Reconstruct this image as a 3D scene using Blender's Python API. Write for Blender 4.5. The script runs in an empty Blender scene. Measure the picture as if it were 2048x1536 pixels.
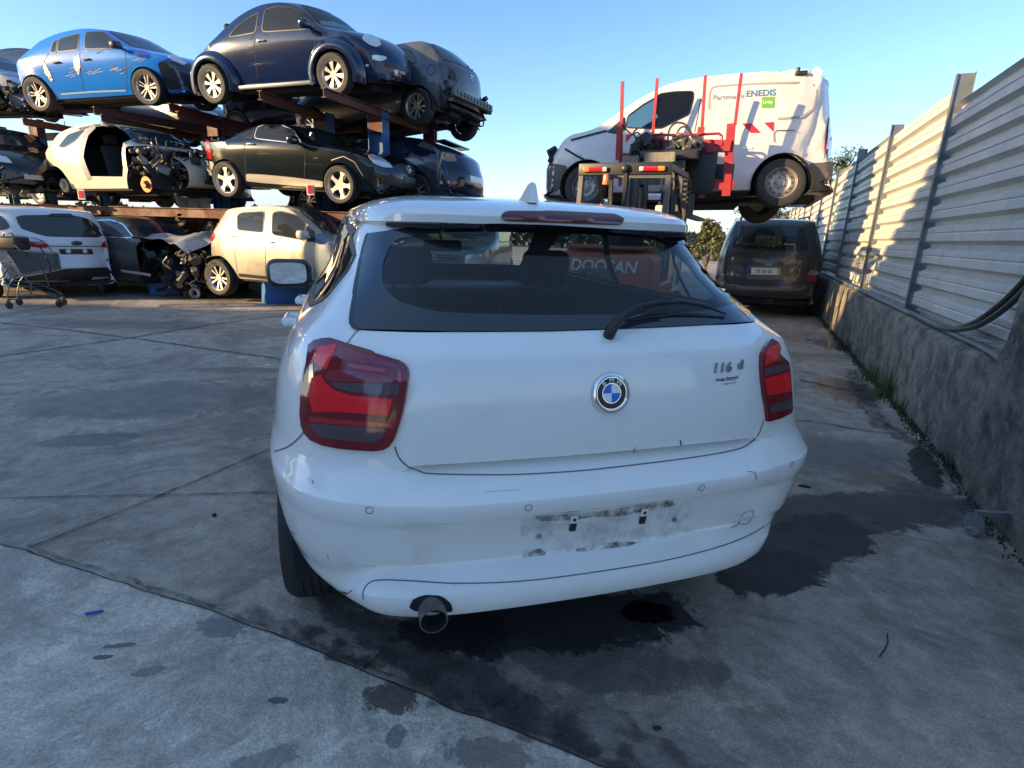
import bpy, bmesh, math, random
from mathutils import Vector as V, Matrix, Euler, noise
from mathutils.bvhtree import BVHTree
from mathutils.geometry import delaunay_2d_cdt
R = math.radians
rnd = random.Random(7)
SC = bpy.context.scene
COL = SC.collection

# ------------------------------------------------------------------ camera
FPX, PITCH, ROLL, CAMH = 1095.0, R(15.4), R(2.0), 1.335
cp, sp_, cr, sr = math.cos(PITCH), math.sin(PITCH), math.cos(ROLL), math.sin(ROLL)
right = V((1, 0, 0)); up = V((0, sp_, cp)); fwd = V((0, cp, -sp_))
CR = right * cr + up * sr
CU = up * cr - right * sr
CAM = V((0, 0, CAMH))
cam = bpy.data.cameras.new('camera')
cam.sensor_width = 36; cam.lens = FPX / 2048 * 36
cam.clip_start = 0.05; cam.clip_end = 4000
co = bpy.data.objects.new('camera', cam); COL.objects.link(co)
co.matrix_world = Matrix(((CR.x, CU.x, -fwd.x, 0), (CR.y, CU.y, -fwd.y, 0), (CR.z, CU.z, -fwd.z, CAMH), (0, 0, 0, 1)))
SC.camera = co

def pray(px, py):
    """direction of the sight line through a pixel of the 2048x1536 photograph"""
    return (fwd + CR * ((px - 1024) / FPX) + CU * ((768 - py) / FPX))
def onz(px, py, z=0.0):
    d = pray(px, py); t = (z - CAMH) / d.z
    return CAM + d * t
def aty(px, py, y):
    d = pray(px, py); return CAM + d * (y / d.y)
def topx(p):
    d = p - CAM; z = d.dot(fwd)
    return (1024 + FPX * d.dot(CR) / z, 768 - FPX * d.dot(CU) / z)

# ------------------------------------------------------------------ sky and sun
SUN_EL = R(14); SUN_AZ_VEC = V((-0.93, -0.33, 0)).normalized()
w = bpy.data.worlds.new('World'); SC.world = w; w.use_nodes = True
nt = w.node_tree; nt.nodes.clear()
def N(nt, t, **k):
    n = nt.nodes.new(t)
    for a, b in k.items():
        if a == 'inp':
            for i, v in b.items(): n.inputs[i].default_value = v
        else: setattr(n, a, b)
    return n
sky = N(nt, 'ShaderNodeTexSky', sky_type='NISHITA', sun_disc=False, sun_elevation=SUN_EL,
        sun_rotation=math.atan2(SUN_AZ_VEC.x, SUN_AZ_VEC.y), air_density=1.0, dust_density=0.6, ozone_density=1.6)
tc = N(nt, 'ShaderNodeTexCoord')
mp = N(nt, 'ShaderNodeMapping'); mp.inputs['Scale'].default_value = (1, 1, 3.2)
cn = N(nt, 'ShaderNodeTexNoise', inp={'Scale': 3.1, 'Detail': 9, 'Roughness': 0.62})
crp = N(nt, 'ShaderNodeValToRGB'); crp.color_ramp.elements[0].position = 0.40; crp.color_ramp.elements[1].position = 0.62
sep = N(nt, 'ShaderNodeSeparateXYZ')
alt = N(nt, 'ShaderNodeMapRange', interpolation_type='SMOOTHSTEP', inp={'From Min': 0.135, 'From Max': 0.015, 'To Min': 0.0, 'To Max': 1.0})
mul = N(nt, 'ShaderNodeMath', operation='MULTIPLY')
mxc = N(nt, 'ShaderNodeMix', data_type='RGBA')
mxc.inputs['B'].default_value = (1.9, 2.15, 2.5, 1)
bg = N(nt, 'ShaderNodeBackground', inp={'Strength': 0.125}); ow = N(nt, 'ShaderNodeOutputWorld')
L = nt.links.new
L(tc.outputs['Generated'], mp.inputs['Vector']); L(mp.outputs[0], cn.inputs['Vector']); L(cn.outputs['Fac'], crp.inputs[0])
L(tc.outputs['Generated'], sep.inputs[0]); L(sep.outputs['Z'], alt.inputs['Value'])
L(crp.outputs['Color'], mul.inputs[0]); L(alt.outputs[0], mul.inputs[1]); L(mul.outputs[0], mxc.inputs['Factor'])
tint = N(nt, 'ShaderNodeMix', data_type='RGBA', blend_type='MULTIPLY', inp={'Factor': 1.0}); 
tr0 = N(nt, 'ShaderNodeValToRGB'); _cr = tr0.color_ramp; _cr.elements[0].position = 0.0; _cr.elements[0].color = (0.66, 0.67, 0.72, 1); _cr.elements[1].position = 1.0; _cr.elements[1].color = (1.5, 1.4, 1.28, 1)
for _p, _c in ((0.20, (0.56, 0.67, 0.82, 1)), (0.60, (0.40, 0.56, 0.80, 1)), (0.80, (0.95, 0.97, 1.0, 1))): _e = _cr.elements.new(_p); _e.color = _c
nt.links.new(sep.outputs['Z'], tr0.inputs[0]); nt.links.new(tr0.outputs[0], tint.inputs['B'])
L(sky.outputs[0], tint.inputs['A']); L(tint.outputs['Result'], mxc.inputs['A']); L(mxc.outputs['Result'], bg.inputs[0]); L(bg.outputs[0], ow.inputs[0])
sl = bpy.data.lights.new('sun', 'SUN'); sl.energy = 3.5; sl.angle = R(0.5); sl.color = (1.0, 0.69, 0.33)
so = bpy.data.objects.new('sun', sl); COL.objects.link(so)
SD = (SUN_AZ_VEC * math.cos(SUN_EL) + V((0, 0, math.sin(SUN_EL)))).normalized()
so.rotation_euler = SD.to_track_quat('Z', 'Y').to_euler()
SC.view_settings.view_transform = 'Standard'; SC.view_settings.look = 'None'
SC.view_settings.exposure = 1.8; SC.view_settings.gamma = 1
SC.cycles.max_bounces = 7; SC.cycles.transparent_max_bounces = 14; SC.cycles.caustics_reflective = False; SC.cycles.caustics_refractive = False

# ------------------------------------------------------------------ materials
MATS = {}
def mat(name, col=(0.5, 0.5, 0.5), rough=0.5, metal=0.0, coat=0.0, spec=0.5, emit=None, var=0.0, vscale=3.0, bump=0.0, bscale=30.0, dirt=None, dscale=2.0, damt=0.5, trans=0.0, flake=0.0):
    if name in MATS: return MATS[name]
    m = bpy.data.materials.new(name); MATS[name] = m; m.use_nodes = True
    nt = m.node_tree; b = nt.nodes['Principled BSDF']; L = nt.links.new
    b.inputs['Base Color'].default_value = (*col, 1); b.inputs['Roughness'].default_value = rough
    b.inputs['Metallic'].default_value = metal; b.inputs['Coat Weight'].default_value = coat
    b.inputs['Coat Roughness'].default_value = 0.06
    b.inputs['Specular IOR Level'].default_value = spec
    if emit: b.inputs['Emission Color'].default_value = (*emit[:3], 1); b.inputs['Emission Strength'].default_value = emit[3]
    tc = N(nt, 'ShaderNodeTexCoord')
    if var > 0 or dirt:
        cur = None
        n1 = N(nt, 'ShaderNodeTexNoise', inp={'Scale': vscale, 'Detail': 7, 'Roughness': 0.65}); L(tc.outputs['Object'], n1.inputs['Vector'])
        mr = N(nt, 'ShaderNodeMapRange', inp={'From Min': 0.3, 'From Max': 0.7, 'To Min': 1 - var, 'To Max': 1 + var}); L(n1.outputs['Fac'], mr.inputs['Value'])
        mx = N(nt, 'ShaderNodeMix', data_type='RGBA', blend_type='MULTIPLY', inp={'Factor': 1.0}); mx.inputs['A'].default_value = (*col, 1)
        L(mr.outputs[0], mx.inputs['B']); cur = mx.outputs['Result']
        if dirt:
            n2 = N(nt, 'ShaderNodeTexNoise', inp={'Scale': dscale, 'Detail': 10, 'Roughness': 0.72, 'Distortion': 0.4}); L(tc.outputs['Object'], n2.inputs['Vector'])
            r2 = N(nt, 'ShaderNodeMapRange', inp={'From Min': 0.52, 'From Max': 0.72, 'To Min': 0.0, 'To Max': damt}); L(n2.outputs['Fac'], r2.inputs['Value'])
            m2 = N(nt, 'ShaderNodeMix', data_type='RGBA'); m2.inputs['B'].default_value = (*dirt, 1)
            L(r2.outputs[0], m2.inputs['Factor']); L(cur, m2.inputs['A']); cur = m2.outputs['Result']
            r3 = N(nt, 'ShaderNodeMapRange', inp={'From Min': 0.4, 'From Max': 0.75, 'To Min': rough, 'To Max': min(1, rough + 0.35)}); L(n2.outputs['Fac'], r3.inputs['Value']); L(r3.outputs[0], b.inputs['Roughness'])
        L(cur, b.inputs['Base Color'])
    if bump > 0:
        n3 = N(nt, 'ShaderNodeTexNoise', inp={'Scale': bscale, 'Detail': 6, 'Roughness': 0.6}); L(tc.outputs['Object'], n3.inputs['Vector'])
        bp = N(nt, 'ShaderNodeBump', inp={'Strength': 1.0, 'Distance': bump}); L(n3.outputs['Fac'], bp.inputs['Height']); L(bp.outputs[0], b.inputs['Normal'])
    return m
def glass(name, col=(0.5, 0.6, 0.6), rough=0.02, op=0.35):
    """thin tinted window glass: tinted transparency under a clear reflecting skin"""
    if name in MATS: return MATS[name]
    m = bpy.data.materials.new(name); MATS[name] = m; m.use_nodes = True
    nt = m.node_tree; nt.nodes.clear(); L = nt.links.new
    o = N(nt, 'ShaderNodeOutputMaterial'); tr = N(nt, 'ShaderNodeBsdfTransparent'); tr.inputs[0].default_value = (*col, 1)
    gl = N(nt, 'ShaderNodeBsdfGlossy', inp={'Roughness': rough}); fr = N(nt, 'ShaderNodeLayerWeight', inp={'Blend': 0.5}); pw = N(nt, 'ShaderNodeMath', operation='POWER', inp={1: 4.0}); L(fr.outputs['Facing'], pw.inputs[0])
    df = N(nt, 'ShaderNodeBsdfDiffuse'); df.inputs[0].default_value = (0.35, 0.4, 0.42, 1)
    m1 = N(nt, 'ShaderNodeMixShader'); m1.inputs[0].default_value = op * 0.06
    ms = N(nt, 'ShaderNodeMixShader')
    ml = N(nt, 'ShaderNodeMath', operation='MULTIPLY_ADD', inp={1: 0.6, 2: 0.035}, use_clamp=True)
    L(tr.outputs[0], m1.inputs[1]); L(df.outputs[0], m1.inputs[2])
    L(pw.outputs[0], ml.inputs[0]); L(ml.outputs[0], ms.inputs[0]); L(m1.outputs[0], ms.inputs[1]); L(gl.outputs[0], ms.inputs[2]); L(ms.outputs[0], o.inputs[0])
    return m
BLK = mat('black_plastic', (0.018, 0.018, 0.02), 0.45, bump=0.0006, bscale=250)
RUB = mat('tyre_rubber', (0.022, 0.022, 0.023), 0.75, var=0.25, vscale=12)
DARK = mat('dark_underside', (0.012, 0.012, 0.013), 0.85, var=0.4, vscale=6)
GAP = mat('panel_gap', (0.022, 0.023, 0.025), 0.8)
DGL = mat('dark_glass', (0.022, 0.032, 0.040), 0.04, spec=0.6)
ALU = mat('wheel_alloy', (0.62, 0.60, 0.56), 0.32, metal=0.75, var=0.08)
STEEL = mat('bare_steel', (0.42, 0.41, 0.39), 0.42, metal=0.8, var=0.25, vscale=9)
CHR = mat('chrome', (0.78, 0.79, 0.80), 0.10, metal=1.0)
SEAT = mat('seat_fabric', (0.022, 0.022, 0.025), 0.9, bump=0.001, bscale=200)

# ------------------------------------------------------------------ mesh helpers
class MB:
    def __init__(s): s.v = []; s.f = []; s.mi = []; s.cur = 0
    def add(s, vs, fs):
        o = len(s.v); s.v += [V(p) for p in vs]; s.f += [tuple(i + o for i in f) for f in fs]; s.mi += [s.cur] * len(fs); return s
    def box(s, c, size, rot=None, m=None, taper=1.0):
        x, y, z = [k / 2 for k in size]; c = V(c)
        vs = [V((sx * x * (taper if sz > 0 else 1), sy * y * (taper if sz > 0 else 1), sz * z)) for sx in (-1, 1) for sy in (-1, 1) for sz in (-1, 1)]
        if rot is not None:
            q = rot if isinstance(rot, Matrix) else Euler(rot).to_matrix(); vs = [q @ p for p in vs]
        vs = [p + c for p in vs]
        if m is not None: vs = [m @ p for p in vs]
        return s.add(vs, [(0, 1, 3, 2), (4, 6, 7, 5), (0, 4, 5, 1), (2, 3, 7, 6), (0, 2, 6, 4), (1, 5, 7, 3)])
    def beam(s, a, b, wd, ht, upv=V((0, 0, 1))):
        a, b = V(a), V(b); d = b - a; l = d.length; d.normalize(); sd = d.cross(upv)
        if sd.length < 1e-4: sd = d.cross(V((1, 0, 0)))
        sd.normalize(); u = sd.cross(d)
        m = Matrix((d, sd, u)).transposed()
        return s.box((a + b) / 2, (l, wd, ht), m)
    def ibeam(s, a, b, wd, ht, t=0.012, upv=V((0, 0, 1))):
        a, b = V(a), V(b); d = (b - a).normalized(); sd = d.cross(upv)
        if sd.length < 1e-4: sd = d.cross(V((1, 0, 0)))
        sd.normalize(); u = sd.cross(d)
        s.beam(a, b, t, ht - 2 * t, upv)
        for k in (-1, 1): s.beam(a + u * k * (ht / 2 - t / 2), b + u * k * (ht / 2 - t / 2), wd, t, upv)
        return s
    def tube(s, pts, r, n=8, cap=True):
        pts = [V(p) for p in pts]; rs = r if isinstance(r, (list, tuple)) else [r] * len(pts); o = len(s.v); ref = None
        for i, p in enumerate(pts):
            d = (pts[min(i + 1, len(pts) - 1)] - pts[max(i - 1, 0)]).normalized()
            if ref is None: ref = d.cross(V((0.13, 0.31, 1))).normalized()
            ref = (ref - d * ref.dot(d)).normalized(); b = d.cross(ref)
            for k in range(n):
                a = 2 * math.pi * k / n; s.v.append(p + (ref * math.cos(a) + b * math.sin(a)) * rs[i])
        for i in range(len(pts) - 1):
            for k in range(n):
                s.f.append((o + i * n + k, o + i * n + (k + 1) % n, o + (i + 1) * n + (k + 1) % n, o + (i + 1) * n + k)); s.mi.append(s.cur)
        if cap:
            s.f.append(tuple(o + k for k in range(n))[::-1]); s.f.append(tuple(o + (len(pts) - 1) * n + k for k in range(n))); s.mi += [s.cur] * 2
        return s
    def cyl(s, a, b, r, n=16, r2=None): return s.tube([a, b], [r, r if r2 is None else r2], n)
    def lathe(s, prof, m=None, n=32, a0=0.0, a1=2 * math.pi):
        """prof = [(radius, axial)], axis = local y"""
        o = len(s.v); full = abs(a1 - a0 - 2 * math.pi) < 1e-6; cnt = n if full else n + 1
        for k in range(cnt):
            a = a0 + (a1 - a0) * k / n
            for r, y in prof:
                p = V((r * math.cos(a), y, r * math.sin(a))); s.v.append(m @ p if m else p)
        q = len(prof)
        for k in range(n):
            k2 = (k + 1) % cnt
            for j in range(q - 1):
                s.f.append((o + k * q + j, o + k2 * q + j, o + k2 * q + j + 1, o + k * q + j + 1)); s.mi.append(s.cur)
        return s
    def prism(s, poly, h, m=None, base=0.0):
        """extrude 2D polygon (x,z) along y"""
        n = len(poly); vs = [V((p[0], base, p[1])) for p in poly] + [V((p[0], base + h, p[1])) for p in poly]
        if m is not None: vs = [m @ p for p in vs]
        return s.add(vs, [tuple(range(n)), tuple(range(2 * n - 1, n - 1, -1))] + [(i, i + n, (i + 1) % n + n, (i + 1) % n) for i in range(n)])
    def rbox(s, c, size, r=0.04, seg=3, rot=None, m=None):
        bm = bmesh.new(); bmesh.ops.create_cube(bm, size=1.0)
        for v in bm.verts: v.co = V((v.co.x * size[0], v.co.y * size[1], v.co.z * size[2]))
        bmesh.ops.bevel(bm, geom=bm.edges[:], offset=min(r, min(size) * 0.49), segments=seg, profile=0.5, affect='EDGES')
        q = (rot if isinstance(rot, Matrix) else Euler(rot).to_matrix()) if rot is not None else None
        bm.verts.index_update(); vs = []
        for v in bm.verts:
            p = v.co.copy()
            if q: p = q @ p
            p += V(c); vs.append(m @ p if m is not None else p)
        s.add(vs, [tuple(v.index for v in f.verts) for f in bm.faces]); bm.free(); return s
    def mesh(s, name, mats, smooth=True, ang=40):
        me = bpy.data.meshes.new(name); me.from_pydata([tuple(p) for p in s.v], [], s.f)
        for m in (mats if isinstance(mats, (list, tuple)) else [mats]): me.materials.append(m)
        if any(s.mi): me.polygons.foreach_set('material_index', s.mi)
        bm = bmesh.new(); bm.from_mesh(me); bmesh.ops.remove_doubles(bm, verts=bm.verts, dist=1e-5); bmesh.ops.recalc_face_normals(bm, faces=bm.faces)
        bm.to_mesh(me); bm.free()
        if smooth: me.shade_smooth(); me.set_sharp_from_angle(angle=R(ang))
        return me
    def build(s, name, mats, parent=None, smooth=True, ang=40):
        o = bpy.data.objects.new(name, s.mesh(name, mats, smooth, ang)); COL.objects.link(o)
        if parent: o.parent = parent
        return o
def tag(o, label=None, cat=None, group=None, kind=None):
    if label: o['label'] = label
    if cat: o['category'] = cat
    if group: o['group'] = group
    if kind: o['kind'] = kind
    return o
def empty(name, loc=(0, 0, 0), rot=(0, 0, 0)):
    o = bpy.data.objects.new(name, None); COL.objects.link(o); o.location = loc; o.rotation_euler = rot; o.empty_display_size = 0.2; return o
def copy_tree(o, parent=None):
    c = o.copy(); COL.objects.link(c); c.parent = parent
    for ch in [k for k in SC.objects if k.parent == o]: copy_tree(ch, c)
    return c
def lerp(a, b, t): return a + (b - a) * t
def sm(a, b, x):
    t = max(0, min(1, (x - a) / (b - a))); return t * t * (3 - 2 * t)
def pl(pts, x):
    if x <= pts[0][0]: return pts[0][1]
    for (a, b), (c, d) in zip(pts, pts[1:]):
        if x <= c: return b + (d - b) * (x - a) / (c - a) if c > a else d
    return pts[-1][1]
def resample(pts, n, closed=False):
    p = [V(q) for q in pts] + ([V(pts[0])] if closed else []); ls = [0]
    for a, b in zip(p, p[1:]): ls.append(ls[-1] + (b - a).length)
    out = []; m = n if closed else n - 1
    for i in range(n):
        d = ls[-1] * i / m; k = 0
        while k < len(p) - 2 and ls[k + 1] < d: k += 1
        out.append(p[k].lerp(p[k + 1], min(1, max(0, (d - ls[k]) / max(1e-9, ls[k + 1] - ls[k])))))
    return out
def rounded(pts, r=0.25, n=3):
    """round the corners of a 2D polygon"""
    out = []; m = len(pts)
    for i in range(m):
        a, b, c = V(pts[i - 1]), V(pts[i]), V(pts[(i + 1) % m])
        p = b.lerp(a, r); q = b.lerp(c, r)
        for k in range(n + 1):
            t = k / n; out.append(tuple(p.lerp(b, t).lerp(b.lerp(q, t), t)))
    return out
def catmull(pts, per=6, closed=False):
    P = [V(p) for p in pts]; out = []; n = len(P); rng = n if closed else n - 1
    for i in range(rng):
        if closed: p0, p1, p2, p3 = P[i - 1], P[i], P[(i + 1) % n], P[(i + 2) % n]
        else: p0, p1, p2, p3 = P[max(i - 1, 0)], P[i], P[i + 1], P[min(i + 2, n - 1)]
        for k in range(per):
            t = k / per; out.append(0.5 * ((2 * p1) + (p2 - p0) * t + (2 * p0 - 5 * p1 + 4 * p2 - p3) * t * t + (3 * p1 - p0 - 3 * p2 + p3) * t ** 3))
    if not closed: out.append(P[-1])
    return out
def inpoly(x, y, poly):
    c = False; j = len(poly) - 1
    for i in range(len(poly)):
        xi, yi = poly[i][0], poly[i][1]; xj, yj = poly[j][0], poly[j][1]
        if (yi > y) != (yj > y) and x < (xj - xi) * (y - yi) / (yj - yi) + xi: c = not c
        j = i
    return c
def tri_fill(poly, step, hole=None):
    """fill a 2D outline with an even lattice -> verts2d, tris, boundary loop length"""
    pts = [V((p[0], p[1])) for p in poly]; bd = []
    for i in range(len(pts)):
        a, b = pts[i], pts[(i + 1) % len(pts)]; k = max(1, int((b - a).length / step))
        bd += [a.lerp(b, j / k) for j in range(k)]
    xs = [p.x for p in bd]; ys = [p.y for p in bd]; inner = []
    y = min(ys) + step * .6; row = 0
    while y < max(ys):
        x = min(xs) + step * (0.5 if row % 2 else 0.1)
        while x < max(xs):
            if inpoly(x, y, bd) and min((V((x, y)) - q).length for q in bd) > step * 0.45: inner.append(V((x, y)))
            x += step
        y += step * 0.87; row += 1
    nb = len(bd); ed = [(i, (i + 1) % nb) for i in range(nb)]; hb = []
    if hole:
        H = [V((p[0], p[1])) for p in hole]
        for i in range(len(H)):
            a, b = H[i], H[(i + 1) % len(H)]; k = max(1, int((b - a).length / step)); hb += [a.lerp(b, j / k) for j in range(k)]
        inner = [q for q in inner if not inpoly(q.x, q.y, hb)]
        ed += [(nb + i, nb + (i + 1) % len(hb)) for i in range(len(hb))]
    r = delaunay_2d_cdt(bd + hb + inner, ed, [list(range(nb))], 1, 1e-7); T = r[2]
    if hole:
        T = [t for t in T if not inpoly(sum(r[0][i].x for i in t) / 3, sum(r[0][i].y for i in t) / 3, hb)]
    return r[0], T, nb

# ------------------------------------------------------------------ vehicle shell toolkit
class Car:
    def __init__(s, name, label, cat, loc, rot, group=None):
        s.root = empty(name, loc, rot); tag(s.root, label, cat, group)
        s.M = Matrix.Translation(V(loc)) @ Euler(rot).to_matrix().to_4x4(); s.Mi = s.M.inverted()
        s.cam = s.Mi @ CAM
    def setbody(s, mb):
        s.mb = mb; s.bvh = BVHTree.FromPolygons(mb.v, mb.f)
    def rayl(s, px, py): return (s.Mi.to_3x3() @ pray(px, py)).normalized()
    def hit(s, px, py):
        h = s.bvh.ray_cast(s.cam, s.rayl(px, py))
        if h[0] is None: return None, None
        n = h[1]
        if n.dot(h[0] - s.cam) > 0: n = -n
        return h[0], n
    def near(s, px, py):
        h, n = s.hit(px, py)
        if h is not None: return h, n
        d = s.rayl(px, py); best = None
        t0 = (-s.cam).dot(d)
        for k in range(-24, 25):
            q = s.cam + d * (t0 + k * 0.12); r = s.bvh.find_nearest(q)
            if r[0] is not None and (best is None or r[3] < best[2]):
                n = r[1]; best = (r[0], n if n.dot(r[0] - s.cam) < 0 else -n, r[3])
        return best[0], best[1]
    def atx(s, px, py, x):
        d = s.rayl(px, py); return s.cam + d * ((x - s.cam.x) / d.x)
    def aty(s, px, py, y):
        d = s.rayl(px, py); return s.cam + d * ((y - s.cam.y) / d.y)
    def frame(s, px, py, off=0.0):
        """matrix standing on the shell: x = screen right, z = up, -y = outward"""
        h, n = s.near(px, py); u = V((0, 0, 1)); u = (u - n * u.dot(n)).normalized(); r = n.cross(u) * -1
        m = Matrix((r, -n, u)).transposed().to_4x4(); m.translation = h + n * off; return m
    def lining(s, mat_, d=0.02, name='interior_lining', zmin=-1):
        me = s.mb.mesh('tmp', [BLK]); bm = bmesh.new(); bm.from_mesh(me); bpy.data.meshes.remove(me)
        bm.normal_update(); c = sum((v.co for v in bm.verts), V()) / len(bm.verts)
        for v in bm.verts:
            n = v.normal if v.normal.dot(v.co - c) > 0 else -v.normal
            v.co = v.co - n * d
        bm.verts.index_update(); mb = MB(); mb.v = [v.co.copy() for v in bm.verts]; mb.f = [tuple(v.index for v in f.verts) for f in bm.faces]; mb.mi = [0] * len(mb.f); bm.free()
        return mb.build(name, mat_, s.root)
    def trace(s, pts): return [s.near(*p)[0] for p in pts]
    def sidehit(s, x, z, side=-1):
        h = s.bvh.ray_cast(V((x, side * 3, z)), V((0, -side, 0))); return (h[0], h[1] if h[1] is None or h[1].y * side > 0 else -h[1])
    def axhit(s, a, b, ax):
        o, d = {'rear': (V((-6, a, b)), V((1, 0, 0))), 'front': (V((6, a, b)), V((-1, 0, 0))), 'top': (V((a, b, 5)), V((0, 0, -1)))}[ax]
        h = s.bvh.ray_cast(o, d)
        if h[0] is None: return None, None
        return h[0], (h[1] if h[1].dot(d) < 0 else -h[1])
    def _patch(s, name, poly, fn, mats, off, step, parent, skirt=0.012, smooth=True, build=True, hole=None):
        vs, ts, nb = tri_fill(poly, step, hole)
        P = []
        for p in vs:
            h, n = fn(p.x, p.y)
            if h is None: P.append(None); continue
            P.append((h + n * off, n))
        mb = MB(); idx = {}
        for i, p in enumerate(P):
            if p: idx[i] = len(mb.v); mb.v.append(p[0])
        for t in ts:
            if all(i in idx for i in t):
                mb.f.append(tuple(idx[i] for i in t)); mb.mi.append(0)
        cnt = {}
        for f in mb.f:
            for a, b in zip(f, f[1:] + f[:1]): cnt[(a, b)] = 1
        inv = {v: k for k, v in idx.items()}; low = {}
        if skirt:
            for (a, b) in list(cnt):
                if (b, a) not in cnt:
                    for q in (a, b):
                        if q not in low: low[q] = len(mb.v); mb.v.append(mb.v[q] - P[inv[q]][1] * (off + skirt))
                    mb.f.append((b, a, low[a], low[b])); mb.mi.append(0)
        if not build: return mb
        return mb.build(name, mats, parent or s.root, smooth, 35)
    def pxpatch(s, name, px, mats, off=0.004, step=6, parent=None, skirt=0.012, **k):
        return s._patch(name, px, s.near, mats, off, step, parent, skirt, **k)
    def sidepatch(s, name, xz, mats, side=-1, off=0.004, step=0.07, parent=None, skirt=0.012, **k):
        return s._patch(name, xz, lambda a, b: s.sidehit(a, b, side), mats, off, step, parent, skirt, **k)
    def axpatch(s, name, ab, mats, ax='rear', off=0.004, step=0.06, parent=None, skirt=0.012, **k):
        return s._patch(name, ab, lambda a, b: s.axhit(a, b, ax), mats, off, step, parent, skirt, **k)
    def ribbon(s, mb, pts, wd=0.008, off=0.0025, fn=None, step=None, closed=False):
        """thin strip lying on the shell along a traced line"""
        fn = fn or s.near; pts = [V((p[0], p[1])) for p in pts] + ([V((pts[0][0], pts[0][1]))] if closed else [])
        L = sum((b - a).length for a, b in zip(pts, pts[1:])); step = step or L / 24
        q = resample([(p.x, p.y, 0) for p in pts], max(3, int(L / step) + 1)); hs = [fn(p.x, p.y) for p in q]
        hs = [h for h in hs if h[0] is not None]
        if len(hs) < 2: return
        o = len(mb.v); m = len(hs)
        for i, (h, n) in enumerate(hs):
            d = (hs[min(i + 1, m - 1)][0] - hs[max(i - 1, 0)][0]).normalized(); t = d.cross(n).normalized() * wd / 2
            mb.v += [h + n * off + t, h + n * off - t]
        for i in range(m - 1):
            if (hs[i + 1][0] - hs[i][0]).length < 0.35:
                mb.f.append((o + 2 * i, o + 2 * i + 1, o + 2 * i + 3, o + 2 * i + 2)); mb.mi.append(mb.cur)
    def cut(s, polys, axis, cond):
        """exact cut-outs: split shell faces along the polygon edges, remove the inside. axis = projection direction"""
        me = s.mb.mesh('tmp', [BLK]); bm = bmesh.new(); bm.from_mesh(me); bpy.data.meshes.remove(me)
        ax = {'y': (0, 2), 'x': (1, 2)}[axis]
        for poly, cnd in zip(polys, cond if isinstance(cond, list) else [cond] * len(polys)):
            xs = [p[0] for p in poly]; ys = [p[1] for p in poly]; mg = 0.02
            x0, x1, y0, y1 = min(xs) - mg, max(xs) + mg, min(ys) - mg, max(ys) + mg
            def sel():
                r = []
                for f in bm.faces:
                    c = f.calc_center_median()
                    if not cnd(c, f.normal): continue
                    fx = [v.co[ax[0]] for v in f.verts]; fy = [v.co[ax[1]] for v in f.verts]
                    if max(fx) > x0 and min(fx) < x1 and max(fy) > y0 and min(fy) < y1: r.append(f)
                return r
            n = len(poly)
            for i in range(n):
                a, b = poly[i], poly[(i + 1) % n]; ex, ey = b[0] - a[0], b[1] - a[1]
                l = math.hypot(ex, ey)
                if l < 1e-6: continue
                nv = V((0, 0, 0)); nv[ax[0]] = ey / l; nv[ax[1]] = -ex / l; cv = V((0, 0, 0)); cv[ax[0]] = a[0]; cv[ax[1]] = a[1]
                fs = []
                for f in sel():   # only faces touching this edge's neighbourhood
                    c = f.calc_center_median(); t = ((c[ax[0]] - a[0]) * ex + (c[ax[1]] - a[1]) * ey) / l
                    d = abs((c[ax[0]] - a[0]) * ey - (c[ax[1]] - a[1]) * ex) / l
                    if -0.12 < t < l + 0.12 and d < 0.12: fs.append(f)
                g = set(fs)
                for f in fs: g.update(f.verts); g.update(f.edges)
                bmesh.ops.bisect_plane(bm, geom=list(g), dist=1e-6, plane_co=cv, plane_no=nv)
            dl = [f for f in sel() if inpoly(f.calc_center_median()[ax[0]], f.calc_center_median()[ax[1]], poly)]
            bmesh.ops.delete(bm, geom=dl, context='FACES')
        bm.verts.index_update()
        nb = MB(); nb.v = [v.co.copy() for v in bm.verts]; nb.f = [tuple(v.index for v in f.verts) for f in bm.faces]; nb.mi = [0] * len(nb.f)
        bm.free(); s.mb = nb

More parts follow.
